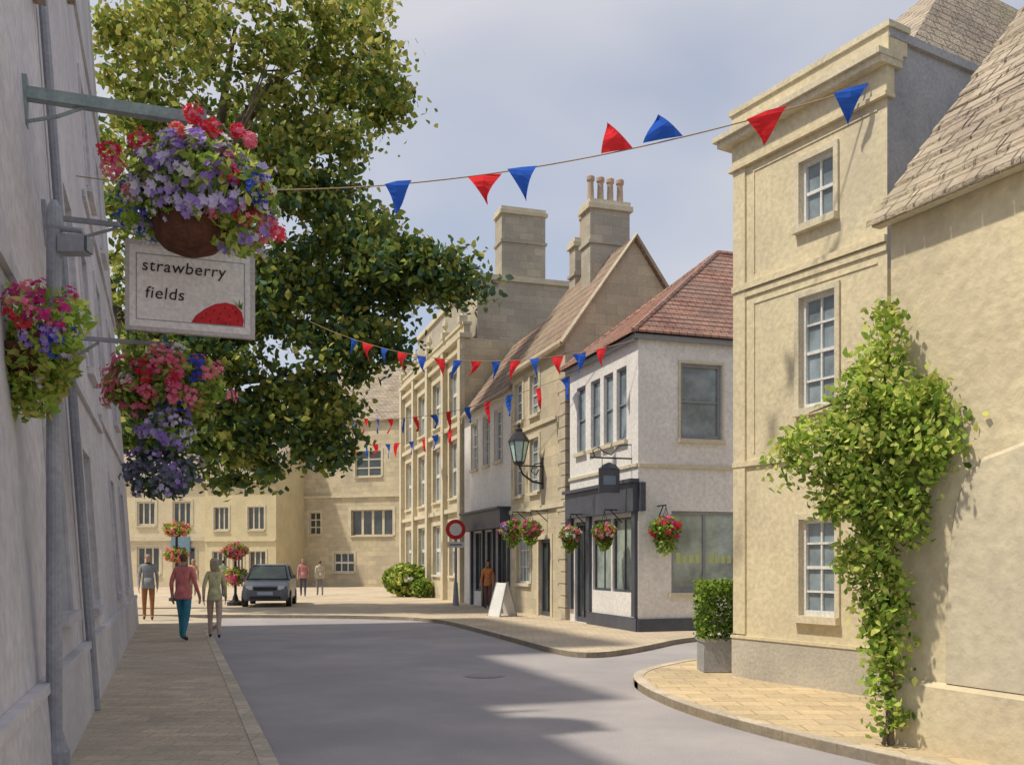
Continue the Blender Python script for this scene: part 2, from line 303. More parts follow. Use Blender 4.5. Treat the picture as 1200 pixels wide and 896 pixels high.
# ---------------------------------------------------------------- cream cottage (near right)
def cottage():
    E=parent_empty('cream_cottage',(5,6,0)); f=Fr((3.31,8.2),(.4138,-.9104),1); Lw=4.6; D=5.4
    mw=MB(); mw.wall(f,Lw,0,4.72,[],M['cream_rough'])
    e=Fr((3.31,8.2),(.9104,.4138),-1); mw.wall(e,D,0,4.72,[],M['cream_rough'])
    ap=e.p(D/2,0,4.72+D/2*1.2); mw.face([e.p(0,0,4.72),e.p(D,0,4.72),ap],M['cream_rough'])
    n=Fr(f.p(Lw,0,0)[:2],(.9104,.4138),1); mw.wall(n,D,0,4.72,[(1.2,2.1,2.8,4.0)],M['cream_rough']); mw.face([n.p(0,0,4.72),n.p(D,0,4.72),n.p(D/2,0,4.72+D/2*1.2)],M['cream_rough'])
    mw.face([f.p(0,-D,0),f.p(Lw,-D,0),f.p(Lw,-D,4.72),f.p(0,-D,4.72)],M['cream_rough'])
    a=.07
    mw.hexa([f.p(-.02,.002,0),f.p(Lw,.002,0),f.p(Lw,a,0),f.p(-.02,a,0),f.p(-.02,.002,.66),f.p(Lw,.002,.66),f.p(Lw,a,.62),f.p(-.02,a,.62)],M['cream_rough'])
    top=[(.60,.70),(.62,1.6),(.68,2.05),(.78,2.30),(.95,2.44),(1.3,2.52),(2.2,2.58),(Lw,2.62)]
    fr_=[f.p(u,.022,z) for u,z in top]; bk=[f.p(u-.02,.002,z+.03) for u,z in top]
    mw.face([f.p(.60,.022,.661)]+fr_+[f.p(Lw,.022,.661)],M['plinth_c'])
    for i in range(len(top)-1): mw.face([fr_[i],fr_[i+1],bk[i+1],bk[i]],M['plinth_c'])
    mw.face([f.p(.60,.022,.661),f.p(.58,.002,.661),bk[0],fr_[0]],M['plinth_c'])
    mw.obj('walls',E)
    mj=MB();mg=MB(); window(mj,mg,n,1.2,2.1,2.8,4.0); mj.obj('window_frame',E); mg.obj('window_glass',E)
    r=MB(); sl=1.2; nrow=18; hw=D/2+.18
    for side in (0,1):
        for i in range(nrow):
            d0=-.18+hw*i/nrow; d1=-.18+hw*(i+1)/nrow+.03
            if side: dd0,dd1=D-d0,D-d1
            else: dd0,dd1=d0,d1
            za=4.80+d0*sl; zb=4.80+d1*sl; u=-.10+random.uniform(-.012,.012)
            x=u
            while x<Lw+.1:
                w=random.uniform(.2,.38); x2=min(x+w,Lw+.1); j=random.uniform(-.008,.01)
                r.slab([f.p(x,-dd0,za+.035+j),f.p(x2-.006,-dd0,za+.035+j),f.p(x2-.006,-dd1,zb+j),f.p(x,-dd1,zb+j)],.05,M['slate']); x=x2
    r.obj('roof',E)
    g=MB(); g.box(f,(-.1,Lw+.1),(.02,.12),(4.58,4.66),M['trim']); g.obj('eaves_board',E)
M['plinth_c']=surf('patched_render',(.73,.64,.44),(.60,.53,.38),nscale=1.1,bump=.5,bscale=9,stain=(.48,.43,.35),stain_amt=.6,bdist=.03)
cottage()
# ---------------------------------------------------------------- white corner shop
def shop():
    E=parent_empty('white_corner_shop',(4,23,0)); s=Fr((2.81,20.9),(-.303,.953),-1); f=Fr((2.81,20.9),(.953,.303),1); Ls=4.2; Lf=6.4; ze=6.72
    mw=MB();mj=MB();mg=MB()
    so=[(.62,1.18,4.45,6.15),(1.38,1.94,4.45,6.15),(2.16,2.76,4.45,6.15),(3.1,3.7,4.45,6.15),(.30,1.42,.95,2.68),(1.5,2.62,.95,2.68),(2.95,3.85,.1,2.68)]
    mw.wall(s,Ls,0,ze,so,M['white'],rec=.1)
    fo=[(1.04,2.1,4.43,6.15),(.82,2.56,.95,2.80),(3.3,4.3,4.43,6.15)]
    mw.wall(f,Lf,0,ze,fo,M['white'],rec=.1)
    mw.face([s.p(Ls,0,0),s.p(Ls,-Lf,0),s.p(Ls,-Lf,ze),s.p(Ls,0,ze)],M['white']); mw.face([f.p(Lf,0,0),f.p(Lf,-Ls,0),f.p(Lf,-Ls,ze),f.p(Lf,0,ze)],M['white'])
    mw.obj('walls',E)
    for o in so[:4]: window(mj,mg,s,*o,cols=1,rows=2,rec=.1,fm=M['greyframe'],fw=.06)
    for o in so[4:6]: window(mj,mg,s,*o,cols=2,rows=1,rec=.1,fm=M['dark'],gm=M['glass_g'],sill=False)
    window(mj,mg,s,*so[6],cols=2,rows=1,rec=.1,fm=M['dark'],gm=M['glass_dk'],sill=False,fw=.1)
    window(mj,mg,f,*fo[0],cols=1,rows=2,rec=.1,fm=M['greyframe'],fw=.08,sur=.05); window(mj,mg,f,*fo[2],cols=1,rows=2,rec=.1,fm=M['greyframe'],fw=.08)
    window(mj,mg,f,*fo[1],cols=2,rows=1,rec=.1,fm=M['greyframe'],fw=.08,gm=M['glass_g'],bar=.07)
    sg=surf('shop_window_reflection',(.56,.62,.24),bump=0)  # yellow-green reflection in the front window, painted as a row of small bars
    for i in range(9):
        u=.98+i*.165
        if 4<=i<5: continue
        mj.box(f,(u,u+.10),(-.096,-.094),(1.62,1.80 if i%3 else 1.86),sg)
    Dk=M['dark']; mj.box(s,(-.02,Ls),(.003,.14),(2.78,3.42),Dk); mj.box(s,(-.06,Ls+.03),(.003,.22),(3.42,3.5),Dk)
    mj.box(f,(.001,.12),(.003,.14),(2.78,3.42),Dk)
    for a,b in ((0.02,.2),(2.68,2.9),(3.92,4.18)): mj.box(s,(a,b),(.003,.08),(.42,2.78),Dk)
    mj.box(s,(.0,2.9),(.003,.06),(.0,.40),Dk); mj.box(f,(-.03,Lf),(.003,.06),(0,.38),Dk)
    mj.box(f,(.0,Lf),(.003,.05),(3.76,3.84),M['trim']); mj.box(s,(.0,Ls),(.003,.045),(3.78,3.85),M['trim'])
    mj.obj('joinery_and_shopfront',E); mg.obj('window_glass',E)
    r=MB(); z=ze+.02; o=.22
    A=f.p(-o,o,z);B=f.p(Lf,o,z); C=f.p(Lf,-Ls-o,z); D=f.p(-o,-Ls-o,z); P=f.p(3.2,-2.1,9.5); Q=f.p(Lf,-2.1,9.5)
    def courses(a,b,p,q,n,mat):
        a,b,p,q=map(Vector,(a,b,p,q))
        for i in range(n):
            t0=i/n;t1=min(1,(i+1)/n+.01); up=Vector((0,0,.03))
            r.slab([a.lerp(p,t0)+up,b.lerp(q,t0)+up,b.lerp(q,t1),a.lerp(p,t1)],.05,mat)
    courses(A,B,P,Q,20,M['red_roof']); courses(D,A,P,P,20,M['red_roof']); courses(C,D,Q,P,8,M['red_roof'])
    r.tube([A,P],.06,M['red_roof'],6); r.tube([D,P],.06,M['red_roof'],6); r.tube([P,Q],.07,M['red_roof'],6)
    r.obj('tiled_roof',E)
    g=MB(); g.box(f,(-.15,Lf),(.03,.14),(6.6,6.7),M['greyframe']); g.box(s,(-.1,Ls),(.03,.14),(6.6,6.7),M['greyframe']); g.tube([f.p(3.0,.08,6.6),f.p(3.0,.08,.4)],.05,M['iron']); g.obj('gutter',E)
shop()
# ---------------------------------------------------------------- terraces
def gabled(E,f,u0,u1,ze,hw,rise,wallmat,roofmat,ops,win,parts=None,oh=.2,near=True,nrow=10):
    mw=MB();mj=MB();mg=MB()
    mw.wall(f,u1,0,ze,ops,wallmat,rec=.12,u0=u0)
    D=hw*2
    for u in (u0,u1):
        mw.face([f.p(u,0,0),f.p(u,-D,0),f.p(u,-D,ze),f.p(u,-hw,ze+rise),f.p(u,0,ze)],wallmat)
    mw.face([f.p(u0,-D,0),f.p(u1,-D,0),f.p(u1,-D,ze),f.p(u0,-D,ze)],wallmat); mw.obj('walls',E)
    win(mj,mg); mj.obj('joinery',E); mg.obj('window_glass',E)
    r=MB(); sl=rise/hw
    for side in (0,1):
        for i in range(nrow):
            a=-oh+(hw+oh)*i/nrow; b=-oh+(hw+oh)*(i+1)/nrow+.02; za=ze+.06+a*sl; zb=ze+.06+b*sl
            if side: a,b=D-a,D-b
            r.slab([f.p(u0-.12,-a,za+.03),f.p(u1+.02,-a,za+.03),f.p(u1+.02,-b,zb),f.p(u0-.12,-b,zb)],.07,roofmat)
    r.obj('roof',E)
def chimney(E,f,u,out,wu,wo,z0,z1,pots,mat,name='chimney'):
    c=MB(); c.box(f,(u-wu/2,u+wu/2),(out-wo/2,out+wo/2),(z0,z1-.28),mat)
    c.box(f,(u-wu/2-.06,u+wu/2+.06),(out-wo/2-.06,out+wo/2+.06),(z0+(z1-z0)*.5,z0+(z1-z0)*.5+.1),mat)
    c.box(f,(u-wu/2-.08,u+wu/2+.08),(out-wo/2-.08,out+wo/2+.08),(z1-.28,z1-.14),M['trim']); c.box(f,(u-wu/2-.02,u+wu/2+.02),(out-wo/2-.02,out+wo/2+.02),(z1-.14,z1),M['trim'])
    for i in range(pots):
        t=(i+.5)/pots; p=f.p(u,out-wo/2+wo*t,z1) if wo>wu else f.p(u-wu/2+wu*t,out,z1)
        c.lathe(p,[(.12,0),(.10,.1),(.085,.6),(.12,.66),(.12,.76),(.08,.8)],M['terra'],12)
    c.obj(name,E)
d=Fr((1.46,25.25),(-.303,.953),-1)
def stone_house():
    E=parent_empty('stone_townhouse',(2,28,0))
    ops=[(2.2,3.0,6.0,7.2),(3.7,4.5,6.0,7.2),(2.2,3.0,3.7,5.3),(3.7,4.5,3.7,5.3),(1.2,2.2,.1,2.3),(3.0,4.3,1.0,2.5)]
    def win(mj,mg):
        for o in ops[:4]: window(mj,mg,d,*o,cols=2,rows=4,rec=.12,sur=.12)
        window(mj,mg,d,*ops[4],cols=2,rows=1,gm=M['glass_dk'],fm=M['dark'],sill=False,sur=.15,fw=.1); window(mj,mg,d,*ops[5],cols=4,rows=3,sur=.12)
        z=.1;i=0
        while z<7.5:
            w=.62 if i%2 else .42; mj.box(d,(-.04,w),(.003,.05),(z,z+.30),M['quoin']); mj.box(d,(-.045,-.003),(-(1.04-w),.045),(z,z+.30),M['quoin']); z+=.325;i+=1
        mj.box(d,(0,4.9),(.003,.08),(3.15,3.27),M['trim']); mj.box(d,(0,4.9),(.003,.14),(7.5,7.66),M['trim']); mj.box(d,(.7,4.9),(.003,.06),(5.6,5.7),M['trim'])
    gabled(E,d,0,4.9,7.7,2.0,2.8,M['ashlar'],M['brown_roof'],ops,win)
    chimney(E,d,2.0,-2.0,.7,1.25,9.6,12.2,4,M['ashlar_grey']); chimney(E,d,4.3,-2.2,.5,.7,9.5,11.9,1,M['ashlar_grey'])
    v=MB(); a=d.p(-.14,.2,7.5);b=d.p(-.14,-2,10.62);c=d.p(-.14,-4.2,7.5)
    v.tube([a,b,c],.07,M['quoin'],4); v.obj('gable_coping',E)
stone_house()
def white_house():
    E=parent_empty('white_townhouse',(0,33,0))
    ops=[(5.9,6.7,5.0,6.7),(7.4,8.1,5.0,6.7),(8.9,9.7,5.0,6.7),(5.3,6.6,.6,2.7),(6.8,7.9,.1,2.7),(8.1,9.4,.6,2.7)]
    def win(mj,mg):
        for o in ops[:3]: window(mj,mg,d,*o,cols=2,rows=4,rec=.12,fm=M['frame'],sur=.06)
        for o in ops[3:]: window(mj,mg,d,*o,cols=2,rows=1,rec=.12,fm=M['dark'],gm=M['glass_dk'],sill=False)
        mj.box(d,(5.0,9.8),(.003,.35),(2.75,3.35),M['dark']); mj.box(d,(4.95,9.85),(.003,.45),(3.35,3.42),M['dark'])
        for a in (5.0,6.62,7.92,9.45): mj.box(d,(a,a+.17),(.003,.1),(.1,2.75),M['dark'])
        mj.box(d,(4.95,10.7),(.003,.08),(7.1,7.25),M['trim'])
    gabled(E,d,4.93,10.75,7.25,2.0,2.7,M['white'],M['brown_roof'],ops,win)
white_house()
def mansion():
    E=parent_empty('stone_mansion',(-4,42,0)); f=Fr((-1.8,35.8),(-.303,.953),-1); L=12.3
    mw=MB();mj=MB();mg=MB(); ops=[]
    for i in range(4):
        a=.7+i*3.0; ops+= [(a,a+1.7,7.4,9.3),(a,a+1.7,4.2,6.5),(a,a+1.7,1.1,3.2)]
    mw.wall(f,L,0,10.2,ops,M['ashlar'],rec=.18)
    for o in ops: window(mj,mg,f,*o,cols=3,rows=2,rec=.18,fm=M['frame'],gm=M['glass'],bar=.09,fw=.08,sur=.16)
    for z in (3.6,6.9,9.75): mj.box(f,(-.05,L),(.003,.14),(z,z+.16),M['trim'])
    mj.box(f,(-.1,L),(-.25,.22),(10.2,10.36),M['trim']); mj.box(f,(-.05,L),(-.2,.05),(10.36,10.7),M['ashlar']); mj.box(f,(-.1,L),(-.25,.1),(10.7,10.8),M['trim'])
    for u in (.2,3.0,6.0,9.0,12.0):
        mj.box(f,(u-.2,u+.2),(.003,.2),(0.1,10.2),M['trim']); mj.box(f,(u-.16,u+.16),(-.12,.2),(10.8,11.05),M['trim'])
        mj.lathe(f.p(u,.04,11.05),[(.12,0),(.05,.12),(.14,.28),(.10,.42),(.02,.6)],M['trim'],8)
    s=Fr((-1.8,35.8),(.953,.303),1); mw.wall(s,9,0,10.2,[],M['ashlar'])
    mw.face([f.p(0,0,10.2),f.p(L,0,10.2),f.p(L,-9,10.2),f.p(0,-9,10.2)],M['lead']); mw.face([f.p(L,0,0),f.p(L,-9,0),f.p(L,-9,10.2),f.p(L,0,10.2)],M['ashlar']); 
    mw.box(f,(.02,11),(-8.8,-.5),(10.21,12.5),M['ashlar_grey']); mw.box(f,(-.08,11.1),(-8.9,-.4),(12.5,12.7),M['trim'])
    mw.obj('walls',E); mj.obj('mouldings_and_mullions',E); mg.obj('window_glass',E)
    chimney(E,f,.7,-2.45,.9,1.8,12.7,15.5,0,M['ashlar_grey'])
mansion()
def far():
    E=parent_empty('stone_hall',(-9,60,0)); f=Fr((-14.2,60.6),(.944,-.33),1)
    ops=[(4.3,7.2,3.3,4.9),(3.1,4.5,1.0,2.2),(4.6,6.4,7.0,8.6),(1.3,2.1,3.4,4.8)]
    def win(mj,mg):
        window(mj,mg,f,*ops[0],cols=4,rows=1,rec=.2,fm=M['trim'],gm=M['glass_dk'],bar=.16,sur=.2); window(mj,mg,f,*ops[1],cols=3,rows=2,fm=M['frame'],gm=M['glass_dk'],bar=.08,sur=.15)
        for o in ops[2:]: window(mj,mg,f,*o,cols=2,rows=3,gm=M['glass_dk'],bar=.08,sur=.15,fm=M['trim'])
        mj.box(f,(0,13),(.003,.12),(5.7,5.85),M['trim'])
    gabled(E,f,0,13.5,10.6,4,4.2,M['ashlar'],M['slate'],ops,win,nrow=8)
    E=parent_empty('cream_shop_row',(-22,58,0)); f=Fr((-36,60.2),(.993,-.12),1); ops=[];
    for i in range(7): a=.9+i*2.35; ops+=[(a,a+1.2,3.9,5.4),(a,a+1.5,.9,2.6)]
    def win(mj,mg):
        for o in ops: window(mj,mg,f,*o,cols=3,rows=1,gm=M['glass_dk'],bar=.10,fw=.1,sur=.14,fm=M['trim'])
        mj.box(f,(0,17.2),(.003,.15),(2.95,3.2),M['trim'])
        mj.box(f,(15.0,16.2),(.01,.2),(2.3,3.2),surf('sky_blue_paint',(.20,.32,.42),bump=0))
    gabled(E,f,0,17.2,6.8,3.5,4.4,M['cream'],M['slate'],ops,win,nrow=8)
    for a in (4,12): chimney(E,f,a,-3.5,.9,.6,10,12.8,2,M['ashlar_grey'])
    E=parent_empty('yellow_cottage',(-16,56,0)); f=Fr((-18.9,57.8),(.97,-.24),1)
    ops=[(.6,1.6,3.6,5.0),(2.9,4.0,3.6,5.0),(.5,1.5,.8,2.3),(3.0,4.1,.8,2.3),(1.9,2.6,.1,2.2)]
    def win(mj,mg):
        for o in ops: window(mj,mg,f,*o,cols=3,rows=1,gm=M['glass_dk'],bar=.09,sur=.12,fm=M['trim'])
        mj.box(f,(0,4.8),(.003,.1),(2.9,3.0),M['trim'])
    gabled(E,f,0,4.8,6.6,3,3.4,surf('yellow_wash',(.70,.61,.38),(.60,.52,.33),nscale=1,bump=.2),M['slate'],ops,win,nrow=8)
far()
# ---------------------------------------------------------------- left terrace
def wx(y,z=0): return -.85-.364*y-.075*z
def left():
    U=Vector((-.364,1,0)).normalized(); lean=lambda p:(p[0]-.075*p[2],p[1],p[2])
    def seg(name,ya,yb,h,ops,sils):
        E=parent_empty(name,(wx(ya)-2,ya+2,0)); f=Fr((wx(ya),ya),(U.x,U.y),1); L=(yb-ya)/U.y
        mw=MB();mj=MB();mg=MB(); mw.wall(f,L,0,h,ops,M['left'],rec=.15); D=5.5
        for u in (0,L): mw.face([f.p(u,0,0),f.p(u,-D,0),f.p(u,-D,h),f.p(u,0,h)],M['left'])
        mw.face([f.p(0,-D,0),f.p(L,-D,0),f.p(L,-D,h),f.p(0,-D,h)],M['left'])
        mw.slab([f.p(-.05,.12,h+.05),f.p(L,.12,h+.05),f.p(L,-D,h+.3),f.p(-.05,-D,h+.3)],.1,M['slate'])
        for o in ops: window(mj,mg,f,*o,cols=2,rows=4,rec=.15,sur=.12,sm=M['left'])
        mj.box(f,(0.002,L-.002),(.003,.06),(0,.75),M['left']); mj.box(f,(0.002,L-.002),(.003,.08),(.75,.82),M['left'])
        for z in sils: mj.box(f,(0.002,L-.002),(.003,.05),(z,z+.12),M['left'])
        if L<9 and ya>5: mj.tube([f.p(.25,.07,.1),f.p(.25,.07,h)],.05,M['iron'],8)
        for m_ in (mw,mj,mg): m_.warp(lean)
        mw.obj('walls',E); mj.obj('joinery',E); mg.obj('window_glass',E); return E,f
    seg('grey_rendered_house',4.2,9.6,7.4,[(3.9,4.9,1.2,2.9)],[3.6])
    seg('grey_rendered_house',9.63,15.0,10.6,[(1.6,2.7,1.1,3.0),(1.6,2.7,4.4,6.2),(3.9,5.0,4.4,6.2)],[3.7])
    seg('grey_rendered_house',15.03,23.6,16.3,[(1.5,2.6,1.1,3.1),(5,6.1,1.1,3.1),(1.5,2.6,4.6,6.6),(5,6.1,4.6,6.6),(1.5,2.6,8.2,10.2),(5,6.1,8.2,10.2)],[3.9,7.5,11.5])
left()

# ---------------------------------------------------------------- tree
def tree():
    E=parent_empty('plane_tree',(-14.6,31,0)); t=MB(); T0=(-14.6,31,0)
    t.tube([T0,(-14.5,31,1.2),(-14.2,31,3.5),(-13.3,30.9,6),(-11.8,30.8,9),(-10.4,30.7,12.5),(-9.5,30.6,16),(-9,30.5,19)],[.75,.52,.46,.42,.34,.24,.15,.05],M['bark'],12)
    limbs=[((-13.3,30.9,6),(-10.6,30,7.3),(-7.9,29.5,7.4),(-6,29.2,6.4)),((-11.8,30.8,9),(-8,30.2,10.2),(-5.5,30,11),(-3,29.8,11)),((-11,30.7,11),(-8.4,31.5,13.5),(-6.6,32,16),(-5.6,32,18.5)),((-12.4,30.8,8),(-12.9,30,10.5),(-14,29.5,13)),((-11.8,30.8,9),(-10,28.6,11),(-8.6,27.4,12.6),(-7.6,27,14.5)),((-9.9,30.6,14.4),(-8,30,16.5),(-6.4,29.6,18)),((-8,30.2,10.2),(-6.5,29.4,8.8),(-5.4,29,7.4)),((-13.6,31,5.2),(-11.4,29.8,6.8),(-10,28.8,7.0),(-8.6,28.6,5.8))]
    for l in limbs:
        n=len(l); t.tube(l,[.22*(1-i/n)+.03 for i in range(n)],M['bark'],8)
        a=Vector(l[-1]); b=Vector(l[-2])
        for k in range(10):
            s=b.lerp(a,random.random()); e=s+Vector((random.uniform(-1.3,1.3),random.uniform(-1.2,1.2),random.uniform(-.3,1.3))); t.tube([s,e],[.045,.012],M['bark'],5)
    t.obj('trunk_and_limbs',E,smooth=True)
    ells=[((-9.4,30.5,17.6),(4.1,3.0,3.8),104),((-5.9,30.3,17.2),(2.3,2.4,3.4),40),((-8.6,30.3,12.0),(3.8,3.2,3.3),104),((-4.9,30,11.3),(2.5,2.2,1.8),46),((-3.0,30,10.9),(1.8,1.4,.8),18),((-2.0,30,10.4),(.9,1,.5),6),
          ((-7.8,29.5,8.4),(3.4,2.6,2.7),92),((-6.2,29.3,5.9),(1.5,1.6,1.5),26),((-8.7,29.3,5.3),(1.9,1.6,1.3),28),((-11.8,30.5,11),(2.8,2.8,5.0),78),((-10.8,29,6.5),(1.8,1.6,1.8),32),((-6.6,30,14.4),(1.8,2.0,1.5),14),((-4.6,29.6,8.7),(1.1,1.1,.8),9)]
    P=[];mi=[]
    for c,r,n in ells:
        C=ell_pts(c,r,n,.45)
        for q in C:
            cr=random.uniform(.32,.85); k=int(125*cr/.55*.8); pts=q+rng.normal(size=(k,3))*np.array([cr*.62,cr*.58,cr*.34]); P.append(pts)
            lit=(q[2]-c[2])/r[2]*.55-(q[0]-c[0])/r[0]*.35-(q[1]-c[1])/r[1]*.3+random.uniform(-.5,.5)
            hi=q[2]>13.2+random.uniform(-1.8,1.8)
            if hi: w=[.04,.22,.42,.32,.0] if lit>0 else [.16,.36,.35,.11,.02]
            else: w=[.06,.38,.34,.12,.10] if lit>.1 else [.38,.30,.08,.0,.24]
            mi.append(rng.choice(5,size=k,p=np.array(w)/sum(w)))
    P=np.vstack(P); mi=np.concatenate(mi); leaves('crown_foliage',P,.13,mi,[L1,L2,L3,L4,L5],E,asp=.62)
tree()
# ---------------------------------------------------------------- vine
def vine():
    E=parent_empty('climbing_vine',(3.2,7.95,0)); t=MB()
    main=[(3.22,7.98,.1),(3.19,7.97,.7),(3.21,7.98,1.2),(3.13,7.97,1.8),(3.1,7.97,2.3),(3.12,7.97,2.9),(3.2,7.97,3.4),(3.17,7.97,3.75)]
    t.tube(main,[.035,.03,.027,.025,.02,.016,.012,.006],M['bark'],6); t.tube([(3.15,7.96,.1),(3.24,7.95,.6),(3.16,7.95,1.1),(3.22,7.95,1.6)],[.02,.018,.015,.01],M['bark'],6)
    for e in ((2.3,7.9,2.55),(2.5,7.9,2.9),(3.55,7.62,3.0),(2.75,7.9,3.05),(3.45,7.7,2.1),(2.7,7.9,2.0),(3.6,7.5,2.6),(2.95,7.9,1.5)):
        s=Vector(main[random.randint(3,5)]); t.tube([s,s.lerp(Vector(e),.5)+Vector((0,0,.12)),e],[.018,.012,.005],M['bark'],5)
    t.obj('stems',E)
    ells=[((3.14,7.93,3.62),(.12,.10,.26),270),((3.10,7.93,3.25),(.24,.16,.26),540),((2.98,7.9,2.95),(.36,.2,.22),760),((3.38,7.72,2.92),(.32,.22,.24),720),((2.62,7.9,2.66),(.42,.2,.17),600),((2.34,7.9,2.52),(.18,.12,.22),170),((2.62,7.9,2.38),(.26,.14,.12),220),
          ((3.1,7.85,2.55),(.46,.24,.32),2100),((3.44,7.62,2.6),(.22,.2,.28),560),((3.58,7.5,2.85),(.12,.12,.1),70),((2.92,7.88,2.15),(.42,.2,.20),1100),((3.20,7.8,2.05),(.28,.2,.3),900),((3.02,7.9,1.7),(.28,.16,.24),820),((3.1,7.9,1.35),(.22,.14,.24),640),((3.14,7.92,1.02),(.19,.12,.26),460),((3.17,7.93,.68),(.15,.1,.26),320),((3.19,7.93,.38),(.11,.09,.18),130)]
    P=[];mi=[]
    for c,r,n in ells:
        for q in ell_pts(c,r,max(6,n//12),.2):
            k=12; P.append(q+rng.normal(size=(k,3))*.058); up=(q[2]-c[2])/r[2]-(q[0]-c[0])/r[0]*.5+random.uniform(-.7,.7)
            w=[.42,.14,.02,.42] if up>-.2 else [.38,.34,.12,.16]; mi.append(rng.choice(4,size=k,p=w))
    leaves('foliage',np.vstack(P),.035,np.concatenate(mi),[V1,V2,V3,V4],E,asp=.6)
vine()

# ---------------------------------------------------------------- hanging baskets, sign
NX,NY=.940,.342
def bracket(mb,root,L,z,mat,th=.035,scroll=True):
    f=Fr(root,(NX,NY),1)
    mb.box(f,(0,L),(-th,th),(z-th,z+th),mat); mb.box(f,(L-.03,L+.02),(-th*1.3,th*1.3),(z-th*1.5,z+th*1.5),mat)
    mb.box(f,(-.02,.03),(-.07,.07),(z-.28,z+.14),mat)
    pts=[f.p(.03,0,z-.24),f.p(L*.18,0,z-.16),f.p(L*.34,0,z-.03)]; mb.tube(pts,.016,mat,6)
def chains(mb,top,c,r,z,mat):
    for k in range(3):
        a=k*2.1+.4; mb.tube([top,(c[0]+r*math.cos(a),c[1]+r*math.sin(a),z)],.006,mat,4)
E=parent_empty('hanging_flower_basket',(-2.84,8.7,5)); mb=MB(); bracket(mb,(wx(8.2,5.75),8.2),1.50,5.74,M['verd'],.05); bc=(-2.9,8.7)
chains(mb,(-2.9,8.70,5.7),bc,.30,4.9,M['iron']); mb.obj('bracket_and_chains',E)
mb=MB(); mb.lathe((bc[0]-.08,bc[1],4.50),[(.12,0),(.24,.05),(.31,.13),(.34,.28),(.34,.34),(.30,.34)],M['pot'],20); mb.obj('basket',E,smooth=True)
flowers(E,(-2.86,8.68,5.10),(.62,.5,.42),[(FV,.40),(FL,.42),(FW,.18)],95,9,.095,.045,1900,.06,[V1,V2,V4,L2],name='purple_petunias')
mb=MB()
for (dx,dz) in ((-.72,.06),(-.60,-.12),(-.52,.34),(.0,.52),(.14,.44),(-.12,.36),(.42,.36),(.52,.28),(.34,-.02),(.60,-.10),(.60,-.38),(.74,-.50),(.46,-.34),(-.74,.18),(.26,.14)):
    q=Vector((-2.86+dx,8.45+random.uniform(-.12,.15),5.13+dz)); m_=random.choice([FR,FP,FR,FC]); rr=random.uniform(.065,.115)
    for j in range(46):
        e=Vector(rng.normal(size=3)).normalized(); blossom(mb,q+e*rr*random.uniform(.6,1),e+Vector((0,-.3,.1)),.03,random.choice([m_,m_,m_,FP]))
mb.obj('geranium_heads',E,uv=False)
flowers(E,(-2.46,8.6,4.80),(.32,.28,.36),[(FV,.4),(FP,.2),(FW,.2),(FL,.3)],20,10,.06,.034,320,.05,[V1,V2,V4],name='trailing_petunias')
flowers(E,(-3.0,8.45,4.86),(.30,.12,.12),[(FV,.4),(FL,.4),(FW,.2)],18,8,.06,.034,220,.05,[V1,V2,L2],name='rim_petunias')
flowers(E,(-3.44,8.75,4.93),(.24,.3,.28),[(FB,.6),(FW,.4)],48,6,.05,.026,240,.045,[V2,V1],name='blue_lobelia')
flowers(E,(-2.36,8.6,5.02),(.2,.3,.18),[(FB,.6),(FW,.4)],26,6,.05,.024,160,.045,[V2,V1],name='blue_lobelia_side')
E=parent_empty('hanging_shop_sign',(-3.2,9.4,4.4)); mb=MB(); bracket(mb,(wx(9,4.98),9),1.95,4.96,M['iron'],.022)
sf=Fr((-3.80,9.27),(NX,NY),1)
for u in (.2,1.0): mb.tube([sf.p(u,0,4.94),sf.p(u,0,4.80)],.01,M['iron'],6)
mb.obj('bracket',E); mb=MB()
boardm=surf('sign_cream_board',(.90,.86,.85),(.84,.80,.80),bump=.08,nscale=3,rough=.6); edgem=surf('sign_edge',(.62,.58,.57),bump=.1)
mb.box(sf,(0,1.2),(-.02,.02),(3.96,4.81),boardm)
for a,b,c,dd in ((-.02,1.22,4.79,4.83),(-.02,1.22,3.94,3.98)): mb.box(sf,(a,b),(-.032,.032),(c,dd),edgem)
for a in (-.02,1.18): mb.box(sf,(a,a+.04),(-.03,.03),(3.98,4.79),edgem)
for a,b,c,dd in ((.08,1.12,4.70,4.708),(.08,1.12,4.05,4.058),(.08,.088,4.058,4.70),(1.112,1.12,4.058,4.70)): mb.box(sf,(a,b),(.021,.023),(c,dd),M['iron'])
mb.obj('board',E)
ink=surf('sign_ink',(.05,.04,.05),bump=0)
for txt,u,z,sz in (('strawberry',.13,4.54,.165),('fields',.16,4.27,.165)):
    cu=bpy.data.curves.new('text','FONT'); cu.body=txt; cu.size=sz; cu.extrude=.002; cu.space_character=1.08; cu.shear=.12; cu.materials.append(ink)
    o=bpy.data.objects.new('lettering',cu); col.objects.link(o); o.location=sf.p(u,.024,z); o.rotation_euler=(R(90),0,math.atan2(NY,NX)); o.parent=E; o.matrix_parent_inverse=E.matrix_basis.inverted()
mb=MB(); straw=surf('strawberry_red',(.70,.05,.06),(.56,.03,.04),bump=.1,nscale=6); pts=[(.60,4.06),(.64,4.13),(.72,4.20),(.82,4.26),(.93,4.29),(1.03,4.27),(1.09,4.20),(1.108,4.12),(1.10,4.06)]
mb.face([sf.p(u,.0255,z) for u,z in pts],straw)
for u,z in ((.70,4.11),(.74,4.16),(.82,4.2),(.92,4.23),(.86,4.12),(.97,4.15),(1.03,4.2),(.78,4.09),(1.05,4.11),(.93,4.08),(.88,4.17),(1.0,4.24)): mb.face([sf.p(u-.009,.027,z),sf.p(u,.027,z-.014),sf.p(u+.009,.027,z),sf.p(u,.027,z+.014)],ink)
